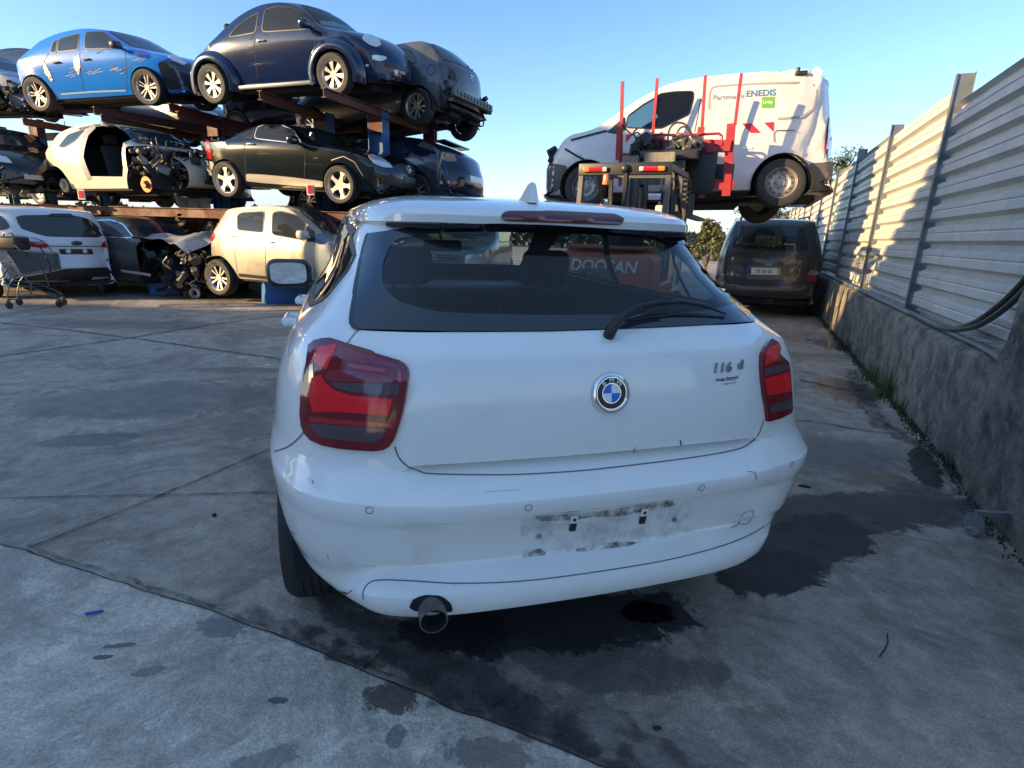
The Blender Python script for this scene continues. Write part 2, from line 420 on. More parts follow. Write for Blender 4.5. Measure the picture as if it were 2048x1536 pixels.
def shell(T, zb, w, belt, zr, wr=0.74, n=84, crown=0.035, ends=0.80, bow=0.16, en=5, gh=(None, None), bulge=0.02):
    """closed car shell: T = silhouette (x,z) from the rear lip over the roof to the front lip"""
    P = resample([(a, b, 0) for a, b in T], n); x0 = min(p.x for p in P); x1 = max(p.x for p in P); xm = (x0 + x1) / 2; hl = (x1 - x0) / 2
    ls = [0]
    for a, b in zip(P, P[1:]): ls.append(ls[-1] + (b - a).length)
    def bx(i):
        x = P[i].x; lo = next(k for k in range(n) if P[k].x > x0 + 0.75); hi = next(k for k in range(n - 1, -1, -1) if P[k].x < x1 - 0.85)
        if i < lo: return lerp(x0 + 0.06, P[lo].x, ls[i] / ls[lo])
        if i > hi: return lerp(P[hi].x, x1 - 0.06, (ls[i] - ls[hi]) / (ls[-1] - ls[hi]))
        return x
    mb = MB(); rows = []
    for i in range(n):
        p = P[i]; a = P[max(i - 1, 0)]; b = P[min(i + 1, n - 1)]; d = V((b.x - a.x, b.y - a.y)).normalized(); nx, nz = -d.y, d.x
        s_ = (p.x - xm) / hl; Wx = w * (ends + (1 - ends) * max(0, 1 - abs(s_) ** en)); bz = pl(belt, p.x) if isinstance(belt, list) else belt
        g = max(0, min(1, (p.y - bz) / max(0.05, zr - bz))); e = Wx * (0.93 - (0.93 - wr) * sm(0, 1, g) * 1.0) if g > 0 else Wx * 0.93
        b_ = bx(i); half = []
        bw = bow * abs(nx) ** 1.3
        for k in range(8):
            t = k / 7; dr = crown * (t ** 2.4); rec = bw * t ** 3
            half.append(V((p.x - nx * dr - (1 if nx > 0 else -1) * rec * (1 if abs(nx) > .05 else 0), e * t, p.y - nz * dr)))
        top = half[-1]; zs = min(bz, top.z - 0.03); gap = top.z - zs
        hz = max(zb + 0.01, zs)
        def xx(z): return top.x + (b_ - top.x) * max(0, min(1, (1 - (z - zb) / max(1e-3, top.z - zb))))
        for k in range(1, 6):
            t = k / 5; z = lerp(top.z, hz, t); y = lerp(e, Wx * 0.975, t) + bulge * math.sin(math.pi * t) * min(1, gap * 3); half.append(V((xx(z), y, z)))
        for k in range(1, 8):
            t = k / 7; z = lerp(hz, zb + 0.02, t); y = Wx * pl([(0, 0.975), (0.18, 1.0), (0.45, 1.0), (0.8, 0.975), (1, 0.93)], t); half.append(V((xx(z), y, z)))
        for yy in (0.85, 0.5, 0.0): half.append(V((b_, Wx * yy, zb)))
        row = [len(mb.v) + k for k in range(len(half))]; mb.v += half
        row2 = [len(mb.v) + k for k in range(len(half))]; mb.v += [V((q.x, -q.y, q.z)) for q in half]
        rows.append((row, row2))
    m = len(rows[0][0])
    for (a, a2), (b, b2) in zip(rows, rows[1:]):
        for k in range(m - 1):
            mb.f.append((a[k], b[k], b[k + 1], a[k + 1])); mb.f.append((a2[k], a2[k + 1], b2[k + 1], b2[k])); mb.mi += [0, 0]
    # weld the centre line
    bm = bmesh.new(); vv = [bm.verts.new(q) for q in mb.v]
    for f in mb.f:
        try: bm.faces.new([vv[i] for i in f])
        except ValueError: pass
    bmesh.ops.remove_doubles(bm, verts=bm.verts, dist=1e-4); bmesh.ops.dissolve_degenerate(bm, dist=1e-5, edges=bm.edges); bmesh.ops.recalc_face_normals(bm, faces=bm.faces); bm.verts.index_update()
    out = MB(); out.v = [v.co.copy() for v in bm.verts]; out.f = [tuple(v.index for v in f.verts) for f in bm.faces]; out.mi = [0] * len(out.f); bm.free()
    return out
def arch_poly(cx, cz, r, zb, n=18, sx=1.0):
    return [(cx + sx * r * math.cos(a), cz + r * math.sin(a)) for a in [math.pi * (1.0 - k / n) for k in range(n + 1)]] + [(cx + r * sx, zb - 0.3), (cx - r * sx, zb - 0.3)]

def text_obj(name, body, size, m, M4, parent, extrude=0.001, shear=0.0, align='CENTER', font=None, sx=1.0, bevel=0.0, spacing=1.0, conform=None, off=0.003):
    """lettering as mesh; M4: x = reading direction, z = up, -y = towards the reader"""
    cu = bpy.data.curves.new('t', 'FONT'); cu.body = body; cu.size = size; cu.extrude = extrude; cu.shear = shear; cu.align_x = align; cu.align_y = 'CENTER'; cu.bevel_depth = bevel; cu.space_character = spacing; cu.resolution_u = 3
    ob = bpy.data.objects.new('t', cu); COL.objects.link(ob); dg = bpy.context.evaluated_depsgraph_get(); dg.update()
    me = bpy.data.meshes.new_from_object(ob.evaluated_get(dg)); bpy.data.objects.remove(ob)
    me.name = name; me.materials.clear(); me.materials.append(m)
    for v in me.vertices:
        p = M4 @ V((v.co.x * sx, -v.co.z, v.co.y))
        if conform: p = conform(p, v.co.z)
        v.co = p
    o = bpy.data.objects.new(name, me); COL.objects.link(o); o.parent = parent
    return o
# ================================================================== SETTING
FD = V((0.3847, 0.9231, 0)); FN = V((-0.9231, 0.3847, 0)); FA = V((2.547, 2.601, 0))   # fence direction, yard-side normal, origin
def fp(s_, d, z): return FA + FD * s_ - FN * d + V((0, 0, z))       # d = distance behind the wall face
def onwall(px, py, d=0.0):
    r = pray(px, py); n = FN; o = FA - FN * d
    t = (o - CAM).dot(n) / r.dot(n); return CAM + r * t

def ground_material(name, base, stains=(), tone2=(0.2, 0.19, 0.17), seed=0.0, blot=0.5, fine=0.018):
    m = bpy.data.materials.new(name); m.use_nodes = True; nt = m.node_tree; b = nt.nodes['Principled BSDF']; L = nt.links.new
    g = N(nt, 'ShaderNodeNewGeometry'); mpn = N(nt, 'ShaderNodeMapping'); mpn.inputs['Location'].default_value = (seed, seed * .7, 0); L(g.outputs['Position'], mpn.inputs[0]); P = mpn.outputs[0]
    def noi(sc, det=8, ro=0.65, di=0.0, src=P):
        n = N(nt, 'ShaderNodeTexNoise', inp={'Scale': sc, 'Detail': det, 'Roughness': ro, 'Distortion': di}); L(src, n.inputs['Vector']); return n.outputs['Fac']
    def mr(v, a, b_, c, d, smooth=False):
        n = N(nt, 'ShaderNodeMapRange', interpolation_type='SMOOTHSTEP' if smooth else 'LINEAR', inp={'From Min': a, 'From Max': b_, 'To Min': c, 'To Max': d}); L(v, n.inputs['Value']); return n.outputs[0]
    def mt(op, a, b_=None):
        n = N(nt, 'ShaderNodeMath', operation=op)
        for i, v in enumerate((a, b_)):
            if v is None: continue
            if isinstance(v, (int, float)): n.inputs[i].default_value = v
            else: L(v, n.inputs[i])
        return n.outputs[0]
    def mixc(f, a, b_, blend='MIX'):
        n = N(nt, 'ShaderNodeMix', data_type='RGBA', blend_type=blend)
        for k, v in (('Factor', f), ('A', a), ('B', b_)):
            if isinstance(v, (int, float)): n.inputs[k].default_value = v
            elif isinstance(v, tuple): n.inputs[k].default_value = (*v, 1)
            else: L(v, n.inputs[k])
        return n.outputs['Result']
    c = mixc(mr(noi(0.9, 11, 0.78, 0.9), 0.42, 0.60, 0, 1, True), base, tone2)
    c = mixc(1.0, c, mr(noi(9, 10, 0.8), 0.3, 0.7, 0.60, 1.34), 'MULTIPLY')
    c = mixc(1.0, c, mr(noi(140, 4, 0.7), 0.3, 0.7, 0.62, 1.36), 'MULTIPLY')
    # small oil spots
    vo = N(nt, 'ShaderNodeTexVoronoi', feature='F1', inp={'Scale': 2.6, 'Randomness': 1.0})
    wv = N(nt, 'ShaderNodeVectorMath', operation='ADD'); sc = N(nt, 'ShaderNodeVectorMath', operation='SCALE', inp={'Scale': 0.16})
    nn = N(nt, 'ShaderNodeTexNoise', inp={'Scale': 7.0, 'Detail': 5}); L(P, nn.inputs['Vector']); L(nn.outputs['Color'], sc.inputs[0]); L(P, wv.inputs[0]); L(sc.outputs[0], wv.inputs[1]); L(wv.outputs[0], vo.inputs['Vector'])
    spr = mr(vo.outputs['Color'], 0.55, 0.95, 0.0, 0.20); spot = mr(mt('SUBTRACT', vo.outputs['Distance'], spr), 0.0, 0.02, 1, 0, True)
    spot = mt('MULTIPLY', spot, mr(spr, 0.02, 0.05, 0, 0.62))
    wear = mr(noi(0.6, 14, 0.84, 1.2), 0.50, 0.60, 0, blot, True)
    c = mixc(wear, c, (base[0] * 0.42, base[1] * 0.43, base[2] * 0.44))
    c = mixc(mr(noi(2.2, 14, 0.86, 1.5), 0.55, 0.63, 0, 0.6, True), c, (min(1, base[0] * 1.6), min(1, base[1] * 1.6), min(1, base[2] * 1.6)))
    c = mixc(spot, c, (0.05, 0.05, 0.055)); wet = mt('MULTIPLY', spot, 0.35)
    edge = noi(5.5, 12, 0.78, 0.8); edge2 = noi(26, 8, 0.75, 0.5)
    for (cx, cy, rx, ry, ang, col, amt, wt) in stains:
        q = N(nt, 'ShaderNodeMapping', vector_type='TEXTURE'); q.inputs['Location'].default_value = (cx, cy, 0); q.inputs['Rotation'].default_value = (0, 0, ang); q.inputs['Scale'].default_value = (rx, ry, 1)
        L(g.outputs['Position'], q.inputs[0]); ln = N(nt, 'ShaderNodeVectorMath', operation='LENGTH'); L(q.outputs[0], ln.inputs[0])
        d = mt('ADD', ln.outputs['Value'], mt('MULTIPLY', mt('SUBTRACT', edge if max(rx, ry) > .16 else edge2, 0.5), 1.9))
        f = mr(d, 0.88, 1.02, amt, 0, True); c = mixc(f, c, col); wet = mt('MAXIMUM', wet, mt('MULTIPLY', f, wt))
    L(c, b.inputs['Base Color'])
    rr = mt('SUBTRACT', mr(noi(5, 6), 0.3, 0.7, 0.62, 0.85), mt('MULTIPLY', wet, 0.78)); L(mt('MAXIMUM', rr, 0.04), b.inputs['Roughness'])
    hsum = mt('ADD', mt('MULTIPLY', noi(70, 8, 0.7), 0.35), mt('MULTIPLY', noi(8, 8, 0.7), 1.0))
    bp = N(nt, 'ShaderNodeBump', inp={'Distance': fine}); L(mt('SUBTRACT', 1.0, mt('MULTIPLY', wet, 0.98)), bp.inputs['Strength']); L(hsum, bp.inputs['Height']); L(bp.outputs[0], b.inputs['Normal'])
    return m
def stain(px, py, rx, ry, ang, col=(0.03, 0.032, 0.036), amt=0.85, wt=0.4):
    p = onz(px, py); return (p.x, p.y, rx, ry, R(ang), col, amt, wt)
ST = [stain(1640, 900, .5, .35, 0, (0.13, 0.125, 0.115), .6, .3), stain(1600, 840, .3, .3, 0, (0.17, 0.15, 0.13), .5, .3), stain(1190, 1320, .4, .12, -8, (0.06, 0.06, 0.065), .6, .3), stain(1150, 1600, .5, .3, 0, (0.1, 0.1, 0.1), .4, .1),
      stain(250, 590, 2.4, .6, 0, (0.06, 0.055, 0.05), .6, .3), stain(330, 650, 1.6, .35, 8, (0.12, 0.11, 0.10), .6, .2), stain(300, 800, .9, .5, 15, (.11, .105, .10), .55, .1), stain(480, 740, .5, .12, 5, (.09, .085, .08), .6, .1), stain(180, 880, .3, .12, 12, (.09, .085, .08), .6, .1),
      stain(1700, 690, .5, .6, -20, (0.075, 0.07, 0.06), .8, .8), stain(1690, 780, .30, .50, -22, (0.07, 0.06, 0.045), .85, .97), stain(1765, 960, .22, .08, 5, (0.14, 0.10, 0.06), .8, .7), stain(1850, 935, .09, .40, -30, (0.03, 0.03, 0.032), .95, .97),
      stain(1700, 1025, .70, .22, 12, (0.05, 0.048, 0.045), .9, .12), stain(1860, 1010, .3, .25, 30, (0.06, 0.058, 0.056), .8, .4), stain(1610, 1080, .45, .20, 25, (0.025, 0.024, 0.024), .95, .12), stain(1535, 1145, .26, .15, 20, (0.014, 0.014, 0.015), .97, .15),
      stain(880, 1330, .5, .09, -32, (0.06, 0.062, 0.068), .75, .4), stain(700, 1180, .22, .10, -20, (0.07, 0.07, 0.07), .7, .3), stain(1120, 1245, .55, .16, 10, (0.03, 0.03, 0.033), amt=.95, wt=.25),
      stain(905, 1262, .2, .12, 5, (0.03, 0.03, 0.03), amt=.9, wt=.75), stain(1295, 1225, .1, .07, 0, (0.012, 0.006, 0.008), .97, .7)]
GM = ground_material('yard_concrete', (0.42, 0.352, 0.28), ST, (0.23, 0.195, 0.155))
MB().add([(-300, -80, 0), (300, -80, 0), (300, 500, 0), (-300, 500, 0)], [(0, 1, 2, 3)]).build('ground', GM)
tag(bpy.data.objects['ground'], kind='structure')
# lighter slab in the foreground, its broken edge along the joint
jt = [(-160, 1040), (0, 1090), (50, 1103), (120, 1128), (210, 1158), (300, 1188), (420, 1222), (520, 1262), (600, 1290), (700, 1335), (790, 1370), (850, 1395), (930, 1430), (1000, 1452), (1090, 1492), (1170, 1522), (1260, 1560), (1400, 1640)]
jw = [onz(*p) for p in jt]; jd = []
for a, b in zip(jw, jw[1:]):
    k = max(2, int((b - a).length / 0.03))
    for i in range(k):
        p = a.lerp(b, i / k); q = noise.noise_vector(p * 11) * 0.008 + noise.noise_vector(p * 40) * 0.004; jd.append(V((p.x + q.x, p.y + q.y, 0.004)))
ST2 = [stain(782, 1398, .085, .055, -10, (0.075, 0.068, 0.058), .9, .3), stain(440, 1258, .09, .05, -15, (0.14, 0.14, 0.14), .75, .2), stain(240, 1293, .05, .012, 10, (.07, .07, .075), .8, .3),
       stain(205, 1316, .03, .012, 10, (.05, .05, .055), .9, .3), stain(300, 1345, .05, .02, 15, (.12, .12, .125), .7, .2), stain(555, 1403, .03, .013, 0, (.07, .07, .07), .9, .3),
       stain(980, 1510, .12, .05, -5, (.10, .10, .10), .6, .2), stain(520, 1530, .10, .04, 30, (.14, .14, .14), .6, .1)]
GM2 = ground_material('pale_concrete', (0.63, 0.545, 0.445), ST2, (0.45, 0.39, 0.32), 13.0, 0.55)
sv = jd + [V((jw[-1].x, -3, 0.004)), V((-9, -3, 0.004)), V((-9, jw[0].y, 0.004))]
MB().add(sv, [tuple(range(len(sv)))]).build('concrete_slab', GM2, smooth=False); tag(bpy.data.objects['concrete_slab'], kind='structure')
# joints and cracks: thin dark broken strips lying on the concrete
CRK = mat('joint_dirt', (0.03, 0.03, 0.032), 0.95, var=0.5, vscale=20); CRK2 = mat('faint_joint', (0.075, 0.073, 0.07), 0.95, var=0.5, vscale=14)
def crack(name, px, wd, z, m, jag=0.012):
    P = [onz(*p) for p in px]; mb = MB(); pts = []
    for a, b in zip(P, P[1:]):
        k = max(2, int((b - a).length / 0.035))
        for i in range(k):
            p = a.lerp(b, i / k); q = noise.noise_vector(p * 11) * jag; pts.append(V((p.x + q.x, p.y + q.y, z)))
    o = 0
    for i, p in enumerate(pts):
        d = (pts[min(i + 1, len(pts) - 1)] - pts[max(i - 1, 0)]).normalized(); t = V((-d.y, d.x, 0)) * wd * (0.45 + 1.1 * abs(noise.noise(p * 17)))
        mb.v += [p + t, p - t]
    for i in range(len(pts) - 1): mb.f.append((2 * i, 2 * i + 1, 2 * i + 3, 2 * i + 2)); mb.mi.append(0)
    tag(mb.build(name, m), kind='structure')
crack('slab_joint', jt[1:], 0.0035, 0.008, CRK, 0.008)
def grime(name, col, lo, hi, scale, amt=.9, stretch=(1, 1, 1)):
    m = bpy.data.materials.new(name); m.use_nodes = True; nt = m.node_tree; b = nt.nodes['Principled BSDF']; L = nt.links.new
    b.inputs['Base Color'].default_value = (*col, 1); b.inputs['Roughness'].default_value = .9
    tc = N(nt, 'ShaderNodeTexCoord'); q = N(nt, 'ShaderNodeMapping'); q.inputs['Scale'].default_value = stretch; n = N(nt, 'ShaderNodeTexNoise', inp={'Scale': scale, 'Detail': 8, 'Roughness': .7})
    r = N(nt, 'ShaderNodeMapRange', inp={'From Min': lo, 'From Max': hi, 'To Min': 0, 'To Max': amt}); L(tc.outputs['Object'], q.inputs[0]); L(q.outputs[0], n.inputs['Vector']); L(n.outputs['Fac'], r.inputs[0]); L(r.outputs[0], b.inputs['Alpha']); return m
JG = grime('joint_grime', (.055, .052, .048), .40, .62, 16, .75); JG2 = grime('edge_grime', (.06, .056, .05), .46, .64, 12, .7)
crack('joint_grime', [(x + 6, y - 9) for x, y in jt[2:]], 0.012, 0.009, JG, 0.02); crack('joint_grime', [(x + 14, y - 22) for x, y in jt[6:]], 0.055, 0.010, JG2, 0.03)
crack('joint_grime', [(x + 30, y - 45) for x, y in jt[8:]], 0.12, 0.0112, JG2, 0.05)
crack('joint_grime', [(1700, 740), (1760, 850), (1850, 900), (1930, 990), (2010, 1090)], .10, .0112, JG, .05)
crack('slab_joint', [(55, 1100), (230, 1030), (400, 960), (560, 890), (700, 820)], 0.006, 0.008, CRK, 0.006)
crack('slab_joint', [(-60, 998), (180, 995), (400, 990), (620, 985)], 0.005, 0.008, CRK2, 0.01)
crack('slab_joint', [(-60, 722), (130, 695), (270, 675), (420, 650), (560, 632), (640, 622)], 0.018, 0.008, CRK2, 0.02)
crack('slab_joint', [(-60, 640), (130, 660), (290, 680), (440, 702), (590, 722)], 0.014, 0.008, CRK2, 0.02)
crack('slab_joint', [(1560, 838), (1640, 846), (1700, 858), (1800, 870)], 0.008, 0.008, CRK, 0.02)
crack('slab_joint', [(1600, 760), (1640, 770), (1700, 782), (1740, 784)], 0.02, 0.008, CRK, 0.05)
crack('slab_joint', [(1590, 1055), (1700, 1062), (1800, 1072), (1900, 1092)], 0.003, 0.008, CRK2, 0.01)

# low concrete wall
WALLM = mat('weathered_concrete', (0.25, 0.215, 0.165), 0.9, var=0.45, vscale=7, bump=0.012, bscale=45, dirt=(0.035, 0.038, 0.030), dscale=3.4, damt=0.9)
def wall_mat():
    m = WALLM; nt = m.node_tree; b = nt.nodes['Principled BSDF']; L = nt.links.new
    old = b.inputs['Base Color'].links[0].from_socket
    g = N(nt, 'ShaderNodeNewGeometry'); q = N(nt, 'ShaderNodeMapping'); q.inputs['Scale'].default_value = (1.6, 1.6, 2.6); L(g.outputs['Position'], q.inputs[0])
    n = N(nt, 'ShaderNodeTexNoise', inp={'Scale': 2.0, 'Detail': 12, 'Roughness': 0.8}); L(q.outputs[0], n.inputs['Vector'])
    r = N(nt, 'ShaderNodeMapRange', inp={'From Min': 0.5, 'From Max': 0.68, 'To Min': 0, 'To Max': 0.6}); L(n.outputs['Fac'], r.inputs[0])
    mx = N(nt, 'ShaderNodeMix', data_type='RGBA'); mx.inputs['B'].default_value = (0.30, 0.28, 0.24, 1); L(r.outputs[0], mx.inputs['Factor']); L(old, mx.inputs['A'])
    n2 = N(nt, 'ShaderNodeTexNoise', inp={'Scale': 2.1, 'Detail': 12, 'Roughness': 0.8}); q2 = N(nt, 'ShaderNodeMapping'); q2.inputs['Scale'].default_value = (1.5, 1.5, 1.3); q2.inputs['Location'].default_value = (4, 1, 2); L(g.outputs['Position'], q2.inputs[0]); L(q2.outputs[0], n2.inputs['Vector'])
    r2 = N(nt, 'ShaderNodeMapRange', inp={'From Min': 0.48, 'From Max': 0.62, 'To Min': 0, 'To Max': 0.8}); L(n2.outputs['Fac'], r2.inputs[0])
    mx2 = N(nt, 'ShaderNodeMix', data_type='RGBA'); mx2.inputs['B'].default_value = (0.022, 0.022, 0.020, 1); L(r2.outputs[0], mx2.inputs['Factor']); L(mx.outputs['Result'], mx2.inputs['A'])
    L(mx2.outputs['Result'], b.inputs['Base Color'])
wall_mat()
mb = MB(); nseg = 150; sec = [(0.0, 0.0), (0.0, 0.69), (0.02, 0.715), (0.13, 0.725), (0.30, 0.72), (0.30, 0.0)]
for i in range(nseg + 1):
    s_ = -0.6 + 34 * (i / nseg) ** 1.5
    for k, (d, z) in enumerate(sec):
        p = fp(s_, d, z); j = noise.noise(V((s_ * 3, z * 2, d * 4))) * (0.006 if k in (2, 3) else 0.0); p += FN * j + V((0, 0, j * 0.7 if z > 0.5 else 0)); mb.v.append(p)
for i in range(nseg):
    for k in range(len(sec) - 1):
        a = i * len(sec) + k; mb.f.append((a, a + 1, a + 1 + len(sec), a + len(sec))); mb.mi.append(0)
wl = mb.build('low_wall', WALLM, ang=50); tag(wl, 'low stained concrete wall carrying the metal fence, running along the right side', 'wall')
# taller broken concrete pier at the near end of the wall
mb = MB(); bm = bmesh.new(); bmesh.ops.create_cube(bm, size=1); bmesh.ops.subdivide_edges(bm, edges=bm.edges[:], cuts=9, use_grid_fill=True)
for v in bm.verts:
    x, y, z = v.co.x + .5, v.co.y + .5, v.co.z + .5
    ztop = 1.22 - 0.0 * x; s_ = lerp(-1.6, 0.34 - 0.10 * sm(0.55, 1.0, z) + 0.05 * noise.noise(V((z * 6, y * 3, 0))), x)
    p = fp(s_, lerp(-0.05, 0.42, y), z * ztop); j = noise.noise_vector(p * 7) * 0.025; v.co = p + j * (1 if z > 0.02 else 0)
bm.verts.index_update(); mb.add([v.co.copy() for v in bm.verts], [tuple(v.index for v in f.verts) for f in bm.faces]); bm.free()
tag(mb.build('concrete_pier', WALLM, ang=60), 'rough grey concrete pier at the near right end of the low wall', 'pier')

# corrugated fence
GALV = mat('galvanised_sheet', (0.62, 0.60, 0.54), 0.42, metal=0.12, var=0.10, vscale=2.5, dirt=(0.22, 0.21, 0.19), dscale=1.3, damt=0.35, bump=0.0008, bscale=60)
POSTM = mat('galvanised_post', (0.16, 0.18, 0.19), 0.45, metal=0.5, var=0.2, vscale=5)
fence = empty('metal_fence', fp(0, 0.14, 0.72)); tag(fence, 'tall fence of horizontal ribbed grey metal sheets on the low wall', 'fence')
finv = Matrix.Translation(-fence.location)
posts = [-2.1, 0.49, 3.09, 5.68, 8.28, 10.9, 13.5, 16.1, 18.7, 21.3, 23.9, 26.5, 29.1]
tops = [2.57, 2.57, 2.72, 2.76, 2.80, 2.74, 2.78, 2.8, 2.8, 2.78, 2.8, 2.8]
pitch = 0.196
for bi in range(len(posts) - 1):
    a, b = posts[bi] + 0.035, posts[bi + 1] - 0.035; top = tops[bi]; mb = MB(); prof = []; z = 0.775 - 0.03 * (bi % 2)
    while z < top:
        for dz, dd in ((0, 0.052), (0.035, 0.052), (0.062, 0.0), (0.118, 0.0), (0.127, 0.007), (0.136, 0.0), (0.172, 0.0)): prof.append((z + dz, dd))
        z += pitch
    prof = [p for p in prof if p[0] <= top] + [(top, prof[-1][1] if prof[-1][0] < top else 0.0)]
    ns = 10; lean = rnd.uniform(-.008, .008)
    for i in range(ns + 1):
        s_ = lerp(a, b, i / ns)
        for z, d in prof: mb.v.append(finv @ fp(s_, 0.14 + d + 0.006 * noise.noise(V((s_ * 1.3, z * 1.6, bi))) + lean * (z - .7), z))
    m = len(prof)
    for i in range(ns):
        for k in range(m - 1): c = i * m + k; mb.f.append((c, c + 1, c + 1 + m, c + m)); mb.mi.append(0)
    mb.build('sheet_panel', GALV, fence, ang=20)
for i, s_ in enumerate(posts):
    mb = MB(); t = 0.006; zt = (2.7, 2.7, 2.82, 2.86, 2.93, 2.9, 2.92)[min(i, 6)]; h = zt - 0.70
    for (d0, ww, dp) in ((0.10, 0.055, 0.006), (0.225, 0.10, 0.006)):
        mb.box(finv @ fp(s_, d0, 0.70 + h / 2), (dp, ww, h), Matrix((-FN, FD, V((0, 0, 1)))).transposed())
    mb.box(finv @ fp(s_, 0.163, 0.70 + h / 2), (0.12, 0.006, h), Matrix((-FN, FD, V((0, 0, 1)))).transposed())
    mb.box(finv @ fp(s_ + .045, 0.175, 0.70 + h / 2), (0.10, 0.006, h), Matrix((-FN, FD, V((0, 0, 1)))).transposed())
    mb.build('post', POSTM, fence, smooth=False)
# hoses and cables
CAB = mat('black_hose', (0.035, 0.037, 0.04), 0.38, var=0.2); CAB2 = mat('grey_cable', (0.20, 0.20, 0.195), 0.5, var=0.2)
def hose(name, pts, r, m, label, d=0.05):
    P = [onwall(*p[:2], (p[2] if len(p) > 2 else d)) for p in pts]; P = catmull([V((q.x, q.y, max(q.z, .728 + r))) for q in P], 6); tag(MB().tube(P, r, 8).build(name, m), label, 'hose', 'hoses and cables along the wall')
hose('cable', [(2075, 530, .02), (2040, 572, .03), (2000, 610, .05), (1950, 645, .06), (1900, 657, .07), (1850, 650, .08), (1790, 625, .08), (1740, 600, .08), (1700, 580, .08), (1640, 552, .09), (1600, 532, .1)], 0.020, CAB, 'thick black hose sagging from the concrete pier, the upper one')
hose('cable', [(2075, 555, -.02), (2030, 600, 0), (1985, 635, .02), (1940, 656, .03), (1880, 664, .05), (1820, 640, .06), (1760, 607, .07), (1715, 583, .08), (1660, 560, .08)], 0.018, CAB, 'thinner black hose hanging just under the thick hose at the pier')
hose('cable', [(2003, 735, -.01), (1985, 712, .03), (1950, 697, .05), (1900, 677, .05), (1850, 652, .06), (1800, 628, .06), (1750, 603, .06), (1700, 580, .07), (1650, 556, .08), (1600, 533, .1)], 0.018, CAB2, 'grey cable lying along the top of the low wall')
# metal bar by the wall foot
BARM = mat('worn_bar_steel', (0.40, 0.42, 0.42), 0.4, metal=0.6, var=0.3, vscale=12)
e = empty('steel_stand', onz(1940, 1068)); tag(e, 'grey steel bar with a round foot plate lying at the wall base, near right', 'steel bar')
b0 = onz(1940, 1068); b1 = onz(2075, 1075) + V((0.0, 0.0, 0)); dv = (b1 - b0); hz = 0.115
MB().beam(V((0, 0, hz)), V((dv.x * 2, dv.y * 2, hz)), 0.028, 0.022).build('bar', BARM, e, smooth=False)
MB().beam(V((dv.x * .68, dv.y * .68, hz - .012)), V((dv.x * 2, dv.y * 2, hz - .012)), 0.075, 0.03).build('channel', BARM, e, smooth=False)
MB().cyl(V((0.0, 0, 0.055)) - dv.normalized() * .004, V((0.0, 0, 0.055)) + dv.normalized() * .012, 0.055, 20).cyl(V((-.03, 0, 0.03)), V((.05, 0, 0.03)), 0.008).build('foot_plate', BARM, e)

# weeds
GRS = mat('weed_green', (0.10, 0.13, 0.035), 0.6, var=0.5, vscale=8); GRS2 = mat('weed_dark', (0.035, 0.05, 0.018), 0.7, var=0.5, vscale=8)
def tuft(px, py, h, n, spread, m, label):
    c = onz(px, py); mb = MB()
    for k in range(n):
        a = rnd.uniform(0, 6.28); r = spread * rnd.random() ** .7; b = V((math.cos(a) * r, math.sin(a) * r, 0)); hh = h * rnd.uniform(.4, 1.1); ln = V((math.cos(a), math.sin(a), 0)) * hh * rnd.uniform(.1, .7)
        t = V((-math.sin(a), math.cos(a), 0)) * rnd.uniform(.002, .005); p = [b, b + ln * .25 + V((0, 0, hh * .5)), b + ln * .6 + V((0, 0, hh * .85)), b + ln + V((0, 0, hh * (.95 - .2 * rnd.random())))]
        o = len(mb.v)
        for i, q in enumerate(p): w_ = t * (1 - i / 3.3); mb.v += [q + w_, q - w_]
        for i in range(3): mb.f.append((o + 2 * i, o + 2 * i + 1, o + 2 * i + 3, o + 2 * i + 2)); mb.mi.append(0)
    o = mb.build('grass_tuft', m); o.location = c; tag(o, label, 'grass tuft', 'weeds along the wall foot')
tuft(1772, 792, .30, 110, .10, GRS, 'tallest bright green grass tuft at the foot of the stained wall')
tuft(1800, 822, .14, 40, .06, GRS, 'short yellowish grass tuft just in front of the tallest one')
tuft(1860, 875, .20, 26, .035, GRS, 'thin upright grass blades at the wall foot, middle of the row')
tuft(1968, 1000, .09, 60, .07, GRS2, 'small dark weed at the wall foot behind the steel bar')
tuft(1668, 655, .22, 90, .35, GRS2, 'dark low weeds at the wall foot beside the parked minivan')
tuft(1690, 700, .16, 120, .32, GRS2, 'dark weeds spreading from the wall foot between minivan and tall grass')
tuft(1742, 760, .22, 80, .10, GRS, 'green grass tuft at the wall foot just behind the tallest one')
tuft(1912, 938, .10, 50, .06, GRS2, 'small dark weed at the wall foot between the thin blades and the steel bar')
mb = MB()
for k in range(4200):
    s_ = rnd.uniform(-0.6, 9); a = rnd.uniform(0, 6.28); h = rnd.uniform(.008, .03); p = fp(s_, -abs(rnd.gauss(0, .035)) - .008, 0); t = V((math.cos(a), math.sin(a), 0)) * rnd.uniform(.004, .01)
    mb.add([p + t, p - t, p + V((t.y, t.x, h))], [(0, 1, 2)])
tag(mb.build('moss_line', GRS2), 'dark moss and dirt growing along the foot of the wall', 'moss', kind='stuff')

